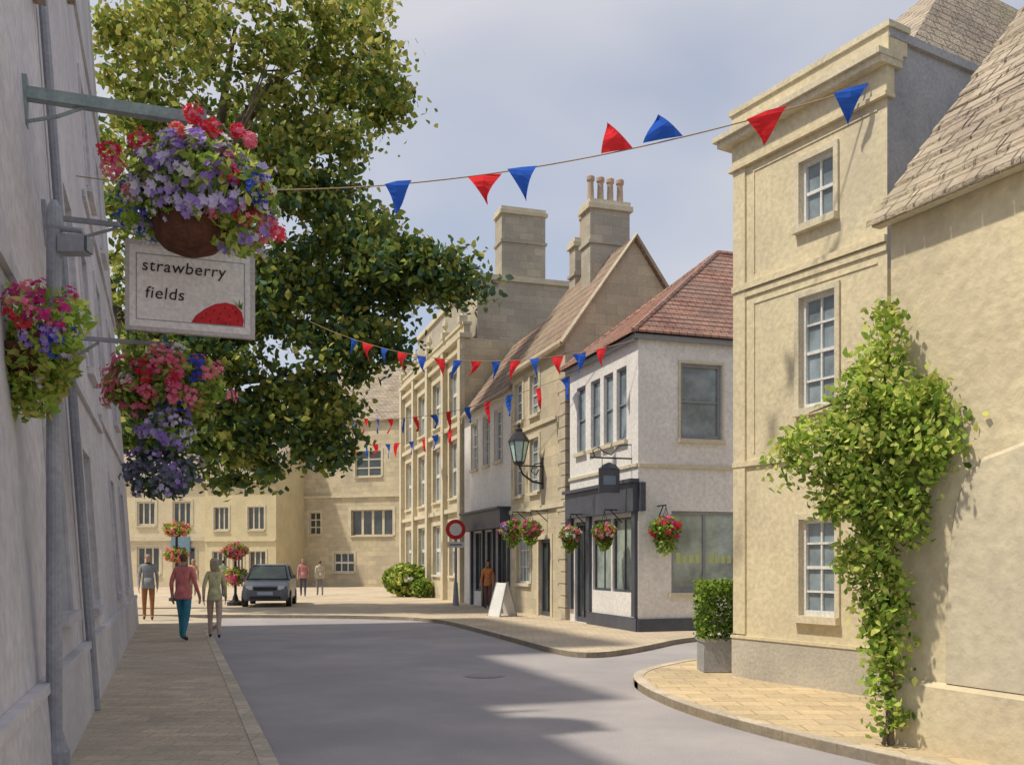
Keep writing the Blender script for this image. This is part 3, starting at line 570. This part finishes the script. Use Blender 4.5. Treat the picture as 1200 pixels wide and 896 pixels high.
for a in (0,1,2,3): mb.face([sf.p(1.06,.028,4.25),sf.p(.98+a*.04,.028,4.34-.03*(a%2)),sf.p(1.09,.028,4.23)],V2)
mb.obj('strawberry_motif',E)
E=parent_empty('hanging_flower_basket',(-3.6,9.8,3.5)); mb=MB(); bracket(mb,(wx(9.5,3.98),9.5),1.15,3.93,M['iron'],.02); q=(-3.62,9.85)
chains(mb,(q[0],q[1],3.92),q,.25,3.3,M['iron']); mb.lathe((q[0],q[1],2.98),[(.08,0),(.2,.08),(.25,.2),(.25,.3),(.22,.3)],M['pot'],18); mb.obj('bracket_and_basket',E)
flowers(E,(-3.60,9.78,3.48),(.60,.42,.36),[(FR,.22),(FP,.46),(FW,.12),(FB,.06),(FC,.18)],74,16,.08,.034,1700,.055,[V1,V2,V4,L2],name='red_and_pink_geraniums')
flowers(E,(-3.58,9.7,3.02),(.32,.3,.28),[(FV,.5),(FL,.4),(FW,.1)],34,9,.06,.036,500,.05,[V2,V1,L5],name='purple_petunias')
flowers(E,(-3.66,9.8,2.58),(.38,.28,.28),[(FD,.75),(FV,.08),(FL,.06)],46,8,.07,.036,520,.05,[L1,L5,FD],name='trailing_foliage')
E=parent_empty('flower_basket_post',(-3.17,6.5,0)); mb=MB(); mb.lathe((-3.17,6.5,.09),[(.10,0),(.10,.25),(.07,.32),(.052,.4),(.05,3.85),(.065,3.87),(.05,4.0),(.02,4.06)],M['iron'],14)
mb.tube([(-3.17,6.5,3.96),(-2.98,6.5,3.94),(-2.95,6.5,3.86)],.02,M['iron'],6); ff=Fr((-3.12,6.5),(1,0),1); mb.box(ff,(.0,.18),(-.06,.06),(3.78,3.9),M['iron']); mb.box(ff,(.18,.2),(-.05,.05),(3.79,3.89),M['glass_dk'])
mb.tube([(-3.17,6.5,3.4),(-3.32,6.3,3.5),(-3.35,6.25,3.46)],.014,M['iron'],6)
mb.lathe((-3.28,6.3,2.85),[(.06,0),(.16,.08),(.22,.22),(.2,.24)],M['pot'],16)
mb.obj('post',E,smooth=False)
flowers(E,(-3.20,6.3,3.30),(.38,.25,.20),[(FM,.6),(FR,.15),(FP,.25)],32,14,.05,.022,500,.038,[V2,V4,V1],name='magenta_geraniums')
flowers(E,(-3.08,6.25,3.10),(.22,.2,.12),[(FL,.4),(FV,.3),(FB,.3)],22,8,.04,.022,220,.035,[V2,V1],name='blue_petunias')
flowers(E,(-3.25,6.3,2.96),(.34,.22,.2),[(FL,.5),(FM,.5)],5,5,.04,.02,1100,.038,[V2,V1,L3,L4],name='trailing_greenery',trail=.22)

# ---------------------------------------------------------------- bunting
def bunting(name,a,b,sag,items,w,h):
    mb=MB(); a=Vector(a);b=Vector(b); pt=lambda t:a.lerp(b,t)-Vector((0,0,sag*4*t*(1-t)))
    mb.tube([pt(i/40) for i in range(41)],.009 if w>.3 else .008,STR,4,False); Ld=(b-a).length; dirn=(b-a).normalized()
    for t,m_,flip in items:
        ww=w*random.uniform(.85,1.2); hh=h*random.uniform(.9,1.2)
        p0=pt(t-ww/2/Ld); p1=pt(t+ww/2/Ld); side=Vector((dirn.y,-dirn.x,0)).normalized(); ph=random.uniform(-1,1); n=6; rows=[]
        down=Vector((0,0,-1)) if not flip else Vector((0,0,1))*.9
        down=(down+side*ph*.3+dirn*random.uniform(-.4,.4)).normalized(); curl=dirn*random.uniform(-.25,.25)*hh
        for i in range(n+1):
            s=i/n; c=(p0+p1)/2+down*hh*s+curl*s*s+side*math.sin(s*3+ph*2)*.16*ww; hw=(p1-p0)*.5*(1-s)**1.1
            rows.append((c-hw+side*.08*ww*math.sin(ph*5+s*4),c+side*.14*ww*math.sin(s*5+ph),c+hw-side*.08*ww*math.cos(ph*3+s*4)))
        for i in range(n):
            for j in range(2):
                mb.face([rows[i][j],rows[i][j+1],rows[i+1][j+1],rows[i+1][j]],m_)
    return mb.obj(name,uv=False)
bunting('bunting',(wx(14,7.4),14,7.4),(4.25,10.85,7.2),.62,[(.4656,B_B,0),(.571,B_R,0),(.618,B_B,0),(.727,B_R,1),(.778,B_B,1),(.8875,B_R,0),(.972,B_B,0)],.42,.38)
bunting('bunting',(-5.6,26,8.3),(2.72,20.75,6.55),.75,[(.16+i*.058,[B_B,B_R][i%2],0) for i in range(14)],.30,.42)
bunting('bunting',(2.0,23.2,6.5),(-9.4,44,8.9),.9,[(.06+i*.058,[B_B,B_R][i%2],0) for i in range(16)],.42,.55)
bunting('bunting',(-1.95,36,6.9),(-11,48,9.2),1.1,[(.06+i*.065,[B_R,B_B][i%2],0) for i in range(14)],.44,.6)

# ---------------------------------------------------------------- street furniture
def lamp():
    E=parent_empty('wall_lantern',d.p(2.1,0,4.6)); mb=MB(); q=d.p(1.9,.72,0); x,y=q[0],q[1]
    mb.tube([d.p(1.9,.0,3.9),d.p(1.9,.3,3.95),d.p(1.9,.6,4.15),d.p(1.9,.72,4.42)],.03,M['black'],8)
    mb.tube([d.p(1.9,.0,4.5),d.p(1.9,.25,4.45),d.p(1.9,.35,4.25),d.p(1.9,.2,4.15),d.p(1.9,.12,4.3)],.02,M['black'],6)
    mb.tube([d.p(1.9,.0,4.4),d.p(1.9,.4,4.4),d.p(1.9,.72,4.4)],.022,M['black'],6)
    mb.box(Fr(d.p(1.9,0,0)[:2],d.U,-1),(-.08,.08),(.002,.04),(3.75,4.65),M['black'])
    mb.lathe((x,y,4.40),[(.05,0),(.15,.05),(.16,.1)],M['black'],6); mb.lathe((x,y,4.52),[(.15,0),(.27,.55)],surf('lantern_glass',(.55,.76,.74),(.47,.64,.66),bump=0,rough=.1,spec=.7),6)
    for k in range(6):
        a=2*math.pi*k/6; mb.tube([(x+.155*math.cos(a),y+.155*math.sin(a),4.5),(x+.28*math.cos(a),y+.28*math.sin(a),5.08)],.016,M['black'],4)
    mb.lathe((x,y,5.07),[(.32,0),(.30,.05),(.16,.25),(.10,.3),(.11,.36),(.04,.42),(.05,.48),(.01,.56)],M['black'],6); mb.obj('lantern',E)
lamp()
def tsign():
    E=parent_empty('no_vehicles_sign',(-2.0,33.4,0)); mb=MB(); mb.tube([(-2,33.4,.09),(-2,33.4,3.1)],.045,M['iron'],10); mb.lathe((-2,33.4,.09),[(.11,0),(.11,.1),(.07,.8),(.05,.85)],M['iron'],10); mb.obj('post',E)
    mb=MB(); red=surf('sign_red',(.66,.03,.03),bump=0,rough=.4)
    def disc(r0,r1,yy,m_):
        n=32
        for i in range(n):
            a=2*math.pi*i/n;b=2*math.pi*(i+1)/n
            mb.face([(-2+r0*math.cos(a),yy,2.8+r0*math.sin(a)),(-2+r0*math.cos(b),yy,2.8+r0*math.sin(b)),(-2+r1*math.cos(b),yy,2.8+r1*math.sin(b)),(-2+r1*math.cos(a),yy,2.8+r1*math.sin(a))],m_)
    disc(.0001,.36,33.345,M['iron']); disc(.22,.35,33.335,red); disc(.0001,.22,33.336,M['frame'])
    g=Fr((-2.3,33.35),(1,0),1); mb.box(g,(0,.6),(0,.02),(2.16,2.36),M['frame']); mb.box(g,(.08,.52),(.021,.022),(2.24,2.28),M['black']); mb.obj('sign_face',E)
tsign()
def aboard():
    E=parent_empty('a_board',(-.25,26.9,0)); mb=MB(); g=Fr((-.28,26.9),(.62,-.78),1)
    for s in (-1,1):
        mb.hexa([g.p(-.28,s*.32,.1),g.p(.28,s*.32,.1),g.p(.28,s*.29,.1),g.p(-.28,s*.29,.1),g.p(-.24,s*.03,1.05),g.p(.24,s*.03,1.05),g.p(.24,s*.002,1.05),g.p(-.24,s*.002,1.05)],M['frame'])
    for u,w in ((-.28,-.24),(.28,.24)):
        mb.tube([g.p(u,.31,.1),g.p(w,.02,1.07)],.02,M['greyframe'],6); mb.tube([g.p(u,-.31,.1),g.p(w,-.02,1.07)],.02,M['greyframe'],6)
    mb.obj('boards',E)
aboard()
def planter_box():
    E=parent_empty('box_hedge_planter',(2.98,13.45,0)); g=Fr((2.70,13.2),(1,0),1); mb=MB()
    mb.box(g,(0,.55),(-.5,0),(.1,.52),M['lead']); mb.box(g,(-.02,.57),(-.52,.02),(.52,.57),M['lead']); mb.obj('trough',E)
    P=np.column_stack([rng.uniform(2.66,3.30,6200),rng.uniform(13.14,13.74,6200),rng.uniform(.56,1.38,6200)])
    keep=(np.abs(P[:,0]-2.98)>.2)|(np.abs(P[:,1]-13.45)>.2)|(P[:,2]>1.2); P=P[keep]; P+=rng.normal(size=P.shape)*.02
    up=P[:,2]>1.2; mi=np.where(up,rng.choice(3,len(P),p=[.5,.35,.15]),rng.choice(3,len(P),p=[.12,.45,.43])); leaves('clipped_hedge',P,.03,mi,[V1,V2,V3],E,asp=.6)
planter_box()
def car():
    E=parent_empty('parked_car',(-8.75,34.0,.093)); E.rotation_euler=(0,0,R(9)); mb=MB()
    body=surf('blue_grey_car_paint',(.17,.19,.24),(.15,.17,.21),bump=0,rough=.3,spec=.5); gl=M['car_glass']; blk=M['black']
    st=[(-1.86,.34,.60,.64),(-1.80,.24,.72,.76),(-1.45,.20,.84,.80),(-.95,.20,.93,.81),(.2,.20,.95,.82),(1.35,.20,.95,.81),(1.72,.24,.90,.78),(1.82,.34,.74,.70)]
    def ring(y,zb,zt,w): return [(-w*.9,y,zb),(-w,y,zb+.12),(-w,y,zt-.14),(-w*.93,y,zt),(w*.93,y,zt),(w,y,zt-.14),(w,y,zb+.12),(w*.9,y,zb)]
    def loft(sts,m_,rf):
        rr=[rf(*s) for s in sts]; n=len(rr[0])
        for a,b in zip(rr,rr[1:]):
            for i in range(n): mb.face([a[i],a[(i+1)%n],b[(i+1)%n],b[i]],m_)
        mb.face(rr[0][::-1],m_); mb.face(rr[-1],m_)
    loft(st,body,ring)
    def cab(y,zt,w): return [(-.76 if zt<1.2 else -.74,y,.94),(-w,y,zt-.05),(-w*.9,y,zt),(w*.9,y,zt),(w,y,zt-.05),(.76 if zt<1.2 else .74,y,.94)]
    loft([(-.98,.98,.72),(-.35,1.40,.60),(.1,1.45,.60),(.95,1.43,.59),(1.55,.99,.70)],gl,cab)
    mb.hexa([(-.57,-.33,1.41),(.57,-.33,1.41),(.55,.97,1.44),(-.55,.97,1.44),(-.55,-.30,1.45),(.55,-.30,1.45),(.53,.95,1.475),(-.53,.95,1.475)],body)
    for s in (-1,1):
        mb.tube([(s*.74,-1.0,.95),(s*.60,-.35,1.41)],.035,body,6); mb.tube([(s*.72,1.58,.95),(s*.58,.96,1.42)],.05,body,6); mb.tube([(s*.765,.2,.94),(s*.61,.22,1.42)],.03,body,6); mb.tube([(s*.60,-.35,1.41),(s*.61,.3,1.44),(s*.585,.96,1.42)],.03,body,6)
        for y in (-1.2,1.15):
            k=20
            for (r0,m_,xa,xb) in ((.29,blk,.66,.835),(.17,M['iron'],.80,.845)):
                ring1=[(s*xa,y+r0*math.cos(2*math.pi*j/k),.29+r0*math.sin(2*math.pi*j/k)) for j in range(k)]; ring2=[(s*xb,p[1],p[2]) for p in ring1]
                for j in range(k): mb.face([ring1[j],ring1[(j+1)%k],ring2[(j+1)%k],ring2[j]],m_)
                mb.face(ring2,m_)
        mb.hexa([(s*.42,-1.87,.60),(s*.64,-1.85,.60),(s*.66,-1.80,.60),(s*.42,-1.80,.60),(s*.42,-1.83,.73),(s*.66,-1.80,.74),(s*.68,-1.7,.74),(s*.42,-1.7,.74)],M['frame'])
        mb.hexa([(s*.80,-.92,.98),(s*.96,-.90,.98),(s*.96,-.80,.98),(s*.80,-.82,.98),(s*.80,-.92,1.10),(s*.96,-.90,1.10),(s*.96,-.80,1.10),(s*.80,-.82,1.10)],body)
    g=Fr((-.26,-1.875),(1,0),1); mb.box(g,(0,.52),(0,.015),(.42,.54),surf('number_plate',(.45,.55,.70),bump=0)); mb.box(g,(-.12,.64),(-.01,.006),(.58,.68),blk); mb.box(g,(-.25,.77),(-.03,.008),(.28,.38),blk)
    mb.obj('bodywork',E,local=True,uv=False)
car()
def flower_tower(x,y,base,hs,pal,rs):
    E=parent_empty('tiered_flower_stand',(x,y,0)); mb=MB(); mb.tube([(x,y,.09),(x,y,hs[-1])],.05,M['black'],8); mb.lathe((x,y,.09),[(.3,0),(.3,.12),(.12,.2),(.06,.4)],M['black'],12)
    for h,r in zip(hs,rs): mb.lathe((x,y,h-.25),[(.1,0),(r*.6,.15),(r*.75,.28)],M['pot'],14)
    mb.obj('stand',E)
    for h,r in zip(hs,rs): flowers(E,(x,y,h+.05),(r,r,.28),pal,30,9,.10,.05,520,.08,[V2,V1,V4])
flower_tower(-9.9,33.6,0,[1.1,2.0],[(FM,.3),(FP,.5),(FC,.2)],[.54,.44])
flower_tower(-13.4,37.5,0,[1.9,2.9],[(FP,.5),(FC,.4),(FR,.1)],[.46,.54])
def shrub():
    E=parent_empty('flowering_shrub',(-4.7,42,0)); mb=MB(); mb.tube([(-4.7,42,.09),(-4.8,42,.6),(-5.1,42,1.2)],[.06,.05,.02],M['bark'],6); mb.tube([(-4.6,42,.09),(-4.4,41.9,1.1)],[.05,.02],M['bark'],6); mb.obj('stems',E)
    flowers(E,(-4.7,42,.85),(1.1,.7,.72),[(V4,.9),(FW,.1)],60,8,.10,.07,2600,.10,[V1,V2,V4,V3],name='foliage')
    flowers(E,(-3.9,40.8,.5),(.5,.4,.4),[(V4,.8)],12,6,.1,.06,700,.09,[V1,V2,V3],name='foliage_low')
shrub()
def wall_basket(fr,u,out,z,r,pal):
    p=fr.p(u,out,z); E=parent_empty('wall_flower_basket',p); mb=MB(); mb.tube([fr.p(u,.0,z+.55),fr.p(u,out,z+.55),fr.p(u,out,z+.5)],.018,M['black'],6); mb.tube([fr.p(u,.0,z+.25),fr.p(u,out*.7,z+.55)],.014,M['black'],6); chains(mb,fr.p(u,out,z+.5),p,.18,z,M['black'])
    mb.lathe((p[0],p[1],z-.25),[(.06,0),(.18,.1),(.22,.25)],M['pot'],12); mb.obj('bracket_and_basket',E)
    flowers(E,(p[0],p[1],z+.04),(r,r,r*.72),pal,26,8,.06,.042,700,.06,[V2,V1,L2],trail=r*1.1)
ss=Fr((2.81,20.9),(-.303,.953),-1); sfr=Fr((2.81,20.9),(.953,.303),1)
wall_basket(ss,3.0,.45,2.3,.27,[(FP,.5),(FC,.3),(FW,.2)]); wall_basket(ss,.85,.45,2.3,.27,[(FP,.4),(FC,.4),(FW,.2)]); wall_basket(sfr,.48,.40,2.35,.36,[(FR,.3),(FM,.3),(FP,.4)])
wall_basket(d,3.2,.5,2.6,.36,[(FM,.5),(FV,.2),(FP,.3)]); wall_basket(d,1.5,.5,2.55,.32,[(FM,.5),(FP,.5)])
def hang_sign():
    E=parent_empty('shop_hanging_sign',ss.p(.8,.5,4)); mb=MB(); u=.35
    mb.tube([ss.p(u,0,3.98),ss.p(u,1.0,3.98)],.02,M['black'],6); mb.tube([ss.p(u,0,4.3),ss.p(u,.3,4.26),ss.p(u,.5,4.05),ss.p(u,.7,4.12),ss.p(u,.8,4.22),ss.p(u,.95,4.14),ss.p(u,.9,4.0)],.014,M['black'],6)
    g=Fr(ss.p(u,.3,0)[:2],ss.N,1); mb.box(g,(0,.5),(-.02,.02),(3.2,3.75),M['dark']); mb.lathe((g.p(.25,0,0)[0],g.p(.25,0,0)[1],3.75),[(.22,0),(.15,.08),(.02,.13)],M['dark'],12,1,.15)
    for a in (.08,.42): mb.tube([g.p(a,0,3.75),g.p(a,0,3.98)],.008,M['black'],4)
    mb.box(g,(.1,.4),(-.0215,-.0235),(3.38,3.58),surf('sign_blue_grey',(.2,.26,.34),bump=0)); mb.obj('bracket_and_board',E)
hang_sign()

# ---------------------------------------------------------------- people
def cm(n,c): return surf(n,c,tuple(x*.7 for x in c),nscale=9,bump=.15,bscale=40)
SK=cm('skin',(.56,.35,.26)); SH=cm('shoe_leather',(.08,.06,.05))
def person(x,y,head,H,top,trous,hair,stride=.16,z0=.095,armbend=.1,long_hair=False,skirt=False,slim=1):
    E=parent_empty('pedestrian',(x,y,z0)); E.rotation_euler=(0,0,head); k=H/1.76; E.scale=(k,k,k)
    V=[];Ed=[];Rr=[]
    def v(p,r,par=None):
        V.append(p); Rr.append(r if isinstance(r,tuple) else (r,r)); i=len(V)-1
        if par is not None: Ed.append((par,i))
        return i
    pel=v((0,0,.96),(.145*slim,.105)); sp=v((0,.005,1.14),(.125*slim,.095),pel); ch=v((0,.0,1.33),(.155*slim,.105),sp); nb=v((0,.01,1.46),(.075,.07),ch); nk=v((0,.0,1.52),(.052,.055),nb)
    h1=v((0,-.015,1.585),(.068,.08),nk); h2=v((0,-.01,1.66),(.078,.098),h1); h3=v((0,0,1.725),(.055,.07),h2)
    for s in (-1,1):
        fw=-stride*s; a=v((.165*s*slim,0,1.415),(.062,.06),ch); b=v((.215*s,.02+fw*-.5,1.15),(.044,.046),a); c=v((.225*s,-.03-fw*.9*1-armbend*.5,.91),(.028,.032),b); pal=v((.222*s,-.045-fw*1.0-armbend*.6,.845),(.018,.036),c)
        px,py,pz=V[pal]
        for j,(dy,l) in enumerate(((-.030,.068),(-.010,.078),(.010,.073),(.029,.058))):
            m1=v((px,py+dy,pz-.045),.0095,pal); m2=v((px-.006*s,py+dy-.004,pz-.045-l*.5),.0088,m1); v((px-.018*s,py+dy-.008,pz-.045-l),.0075,m2)
        t1=v((px-.008*s,py-.048,pz+.002),.011,pal); v((px-.014*s,py-.066,pz-.038),.0095,t1)
        hp=v((.088*s,0,.89),(.088,.092),pel); kn=v((.095*s,fw*.55-.02,.50),(.06,.064),hp); an=v((.095*s,fw*1.15+.04,.10 if fw<0 else .13),(.038,.042),kn); v((.10*s,fw*1.15-.11,.045 if fw<0 else .04),(.04,.028),an)
    me=bpy.data.meshes.new('b'); me.from_pydata(V,Ed,[]); o=bpy.data.objects.new('b',me); col.objects.link(o)
    md=o.modifiers.new('s','SKIN'); md.use_smooth_shade=True; sm=o.modifiers.new('u','SUBSURF'); sm.levels=1; sm.render_levels=1
    for i,sv in enumerate(me.skin_vertices[0].data): sv.radius=Rr[i]; sv.use_root=(i==0)
    dg=bpy.context.evaluated_depsgraph_get(); nm=bpy.data.meshes.new_from_object(o.evaluated_get(dg)); bpy.data.objects.remove(o)
    for m_ in (top,trous,SK,hair,SH): nm.materials.append(m_)
    for p in nm.polygons:
        c=p.center; arm=abs(c.x)>.178 and c.z<1.2
        if c.z>1.49: mi=3 if (c.z>1.69 or (c.y>.005 and c.z>1.57) or (long_hair and c.y>-.02)) else 2
        elif arm: mi=2 if c.z<(.93 if not skirt else 1.12) else 0
        elif c.z>.90: mi=0
        elif c.z<.10: mi=4
        else: mi=1
        p.material_index=mi; p.use_smooth=True
    nm.name='body'; b=bpy.data.objects.new('body',nm); col.objects.link(b); b.parent=E
    fb=MB()
    for s in (-1,1):
        fb.lathe((s*.03,-.098,1.655),[(.004,-.008),(.011,0),(.004,.008)],SH,8); fb.lathe((s*.083,.0,1.645),[(.006,-.03),(.014,0),(.006,.03)],SK,8)
    fb.face([(-.012,-.1,1.63),(.012,-.1,1.63),(0,-.125,1.628)],SK); fb.face([(-.012,-.1,1.63),(0,-.125,1.628),(0,-.1,1.67)],SK); fb.face([(.012,-.1,1.63),(0,-.1,1.67),(0,-.125,1.628)],SK)
    fb.face([(-.022,-.099,1.597),(.022,-.099,1.597),(.02,-.1,1.606),(-.02,-.1,1.606)],FC)
    fo=fb.obj('face_details',None,uv=False); fo.parent=E
    if long_hair:
        hb=MB(); hb.lathe((0,.03,1.42),[(.03,0),(.085,.06),(.10,.18),(.095,.27),(.06,.33)],hair,12,1,.75); ho=hb.obj('hair',None,smooth=True,uv=False); ho.parent=E
    hem=MB()
    if skirt: hem.lathe((0,0,.52),[(.20,0),(.19,.1),(.17,.3),(.14,.5)],trous,16,1,.75)
    else: hem.lathe((0,.0,.83),[(.168,0),(.166,.05),(.155,.14),(.14,.28)],top,16,slim,.76)
    hh=hem.obj('skirt' if skirt else 'jacket_hem',None,smooth=True,uv=False); hh.parent=E
person(-6.42,18.35,R(170),1.76,cm('coral_red_jacket',(.80,.26,.25)),cm('teal_trousers',(.06,.28,.40)),cm('hair_brown',(.18,.11,.07)),.12)
person(-6.02,19.0,R(195),1.64,cm('cream_cardigan',(.68,.66,.38)),cm('stone_trousers',(.66,.50,.41)),cm('hair_grey_blonde',(.5,.42,.28)),.14,long_hair=True,slim=.88)
person(-9.65,24.9,R(20),1.80,cm('grey_jumper',(.32,.34,.37)),cm('rust_trousers',(.40,.18,.08)),cm('hair_grey',(.34,.33,.32)),.10)
person(-.80,31.0,R(-15),1.62,cm('orange_coat',(.72,.28,.10)),cm('brown_trousers',(.24,.13,.09)),cm('hair_dark',(.08,.05,.03)),.08,long_hair=True,slim=.9)
person(-9.35,42,R(10),1.74,cm('dusty_pink_top',(.60,.28,.28)),cm('navy_trousers',(.10,.11,.18)),cm('hair_auburn',(.2,.09,.04)),.15)
person(-8.8,43,R(200),1.66,cm('cream_shirt',(.6,.55,.45)),cm('grey_trousers',(.28,.28,.30)),cm('hair_mid',(.2,.14,.08)),.14)
person(-12.6,41,R(170),1.68,cm('green_shirt',(.26,.34,.24)),cm('dark_jeans',(.10,.11,.17)),cm('hair_dark2',(.06,.04,.03)),.12)
person(-14.6,43,R(10),1.70,cm('peach_top',(.66,.40,.28)),cm('khaki_trousers',(.30,.26,.18)),cm('hair_fair',(.4,.3,.16)),.12,long_hair=True,slim=.9)

# ---------------------------------------------------------------- sky, sun, camera
el=58; sv=Vector((-.97,-.25,0)).normalized()*math.cos(R(el))+Vector((0,0,math.sin(R(el))))
w=bpy.data.worlds.new('World'); scene.world=w; w.use_nodes=True; nt=w.node_tree; N=nt.nodes; L=nt.links
bg=N['Background']; bg.inputs['Strength'].default_value=.15
sk=N.new('ShaderNodeTexSky'); sk.sky_type='NISHITA'; sk.sun_disc=False; sk.sun_elevation=R(el); sk.sun_rotation=math.atan2(sv.x,sv.y); sk.air_density=1.0; sk.dust_density=1.5
tc=N.new('ShaderNodeTexCoord'); mp=N.new('ShaderNodeMapping'); mp.inputs['Scale'].default_value=(1,1,1.7); mp.inputs['Location'].default_value=(.62,.2,.35)
no=N.new('ShaderNodeTexNoise'); no.inputs['Scale'].default_value=2.1; no.inputs['Detail'].default_value=4; no.inputs['Roughness'].default_value=.42; no.inputs['Distortion'].default_value=.25
rp=N.new('ShaderNodeValToRGB'); rp.color_ramp.elements[0].position=.36; rp.color_ramp.elements[1].position=.62; rp.color_ramp.elements[0].color=(.34,.34,.34,1); rp.color_ramp.elements[1].color=(.96,.96,.96,1)
mx=N.new('ShaderNodeMixRGB'); mx.inputs['Color2'].default_value=(4.55,4.55,4.9,1)
L.new(tc.outputs['Generated'],mp.inputs[0]); L.new(mp.outputs[0],no.inputs['Vector']); L.new(no.outputs['Fac'],rp.inputs[0]); L.new(rp.outputs[0],mx.inputs['Fac']); L.new(sk.outputs[0],mx.inputs['Color1']); L.new(mx.outputs[0],bg.inputs['Color'])
sl=bpy.data.lights.new('sun','SUN'); sl.energy=3.7; sl.angle=R(2.0); sl.color=(1,.91,.75); so=bpy.data.objects.new('sun',sl); col.objects.link(so); so.rotation_euler=(-sv).to_track_quat('-Z','Y').to_euler()
cd=bpy.data.cameras.new('camera'); cam=bpy.data.objects.new('camera',cd); col.objects.link(cam); cam.location=(0,0,1.65); cam.rotation_euler=(R(90),0,0); cd.sensor_width=36; cd.lens=33; cd.shift_y=.175; cd.clip_end=3000; scene.camera=cam
scene.view_settings.view_transform='Standard'; scene.view_settings.look='None'; scene.view_settings.exposure=0
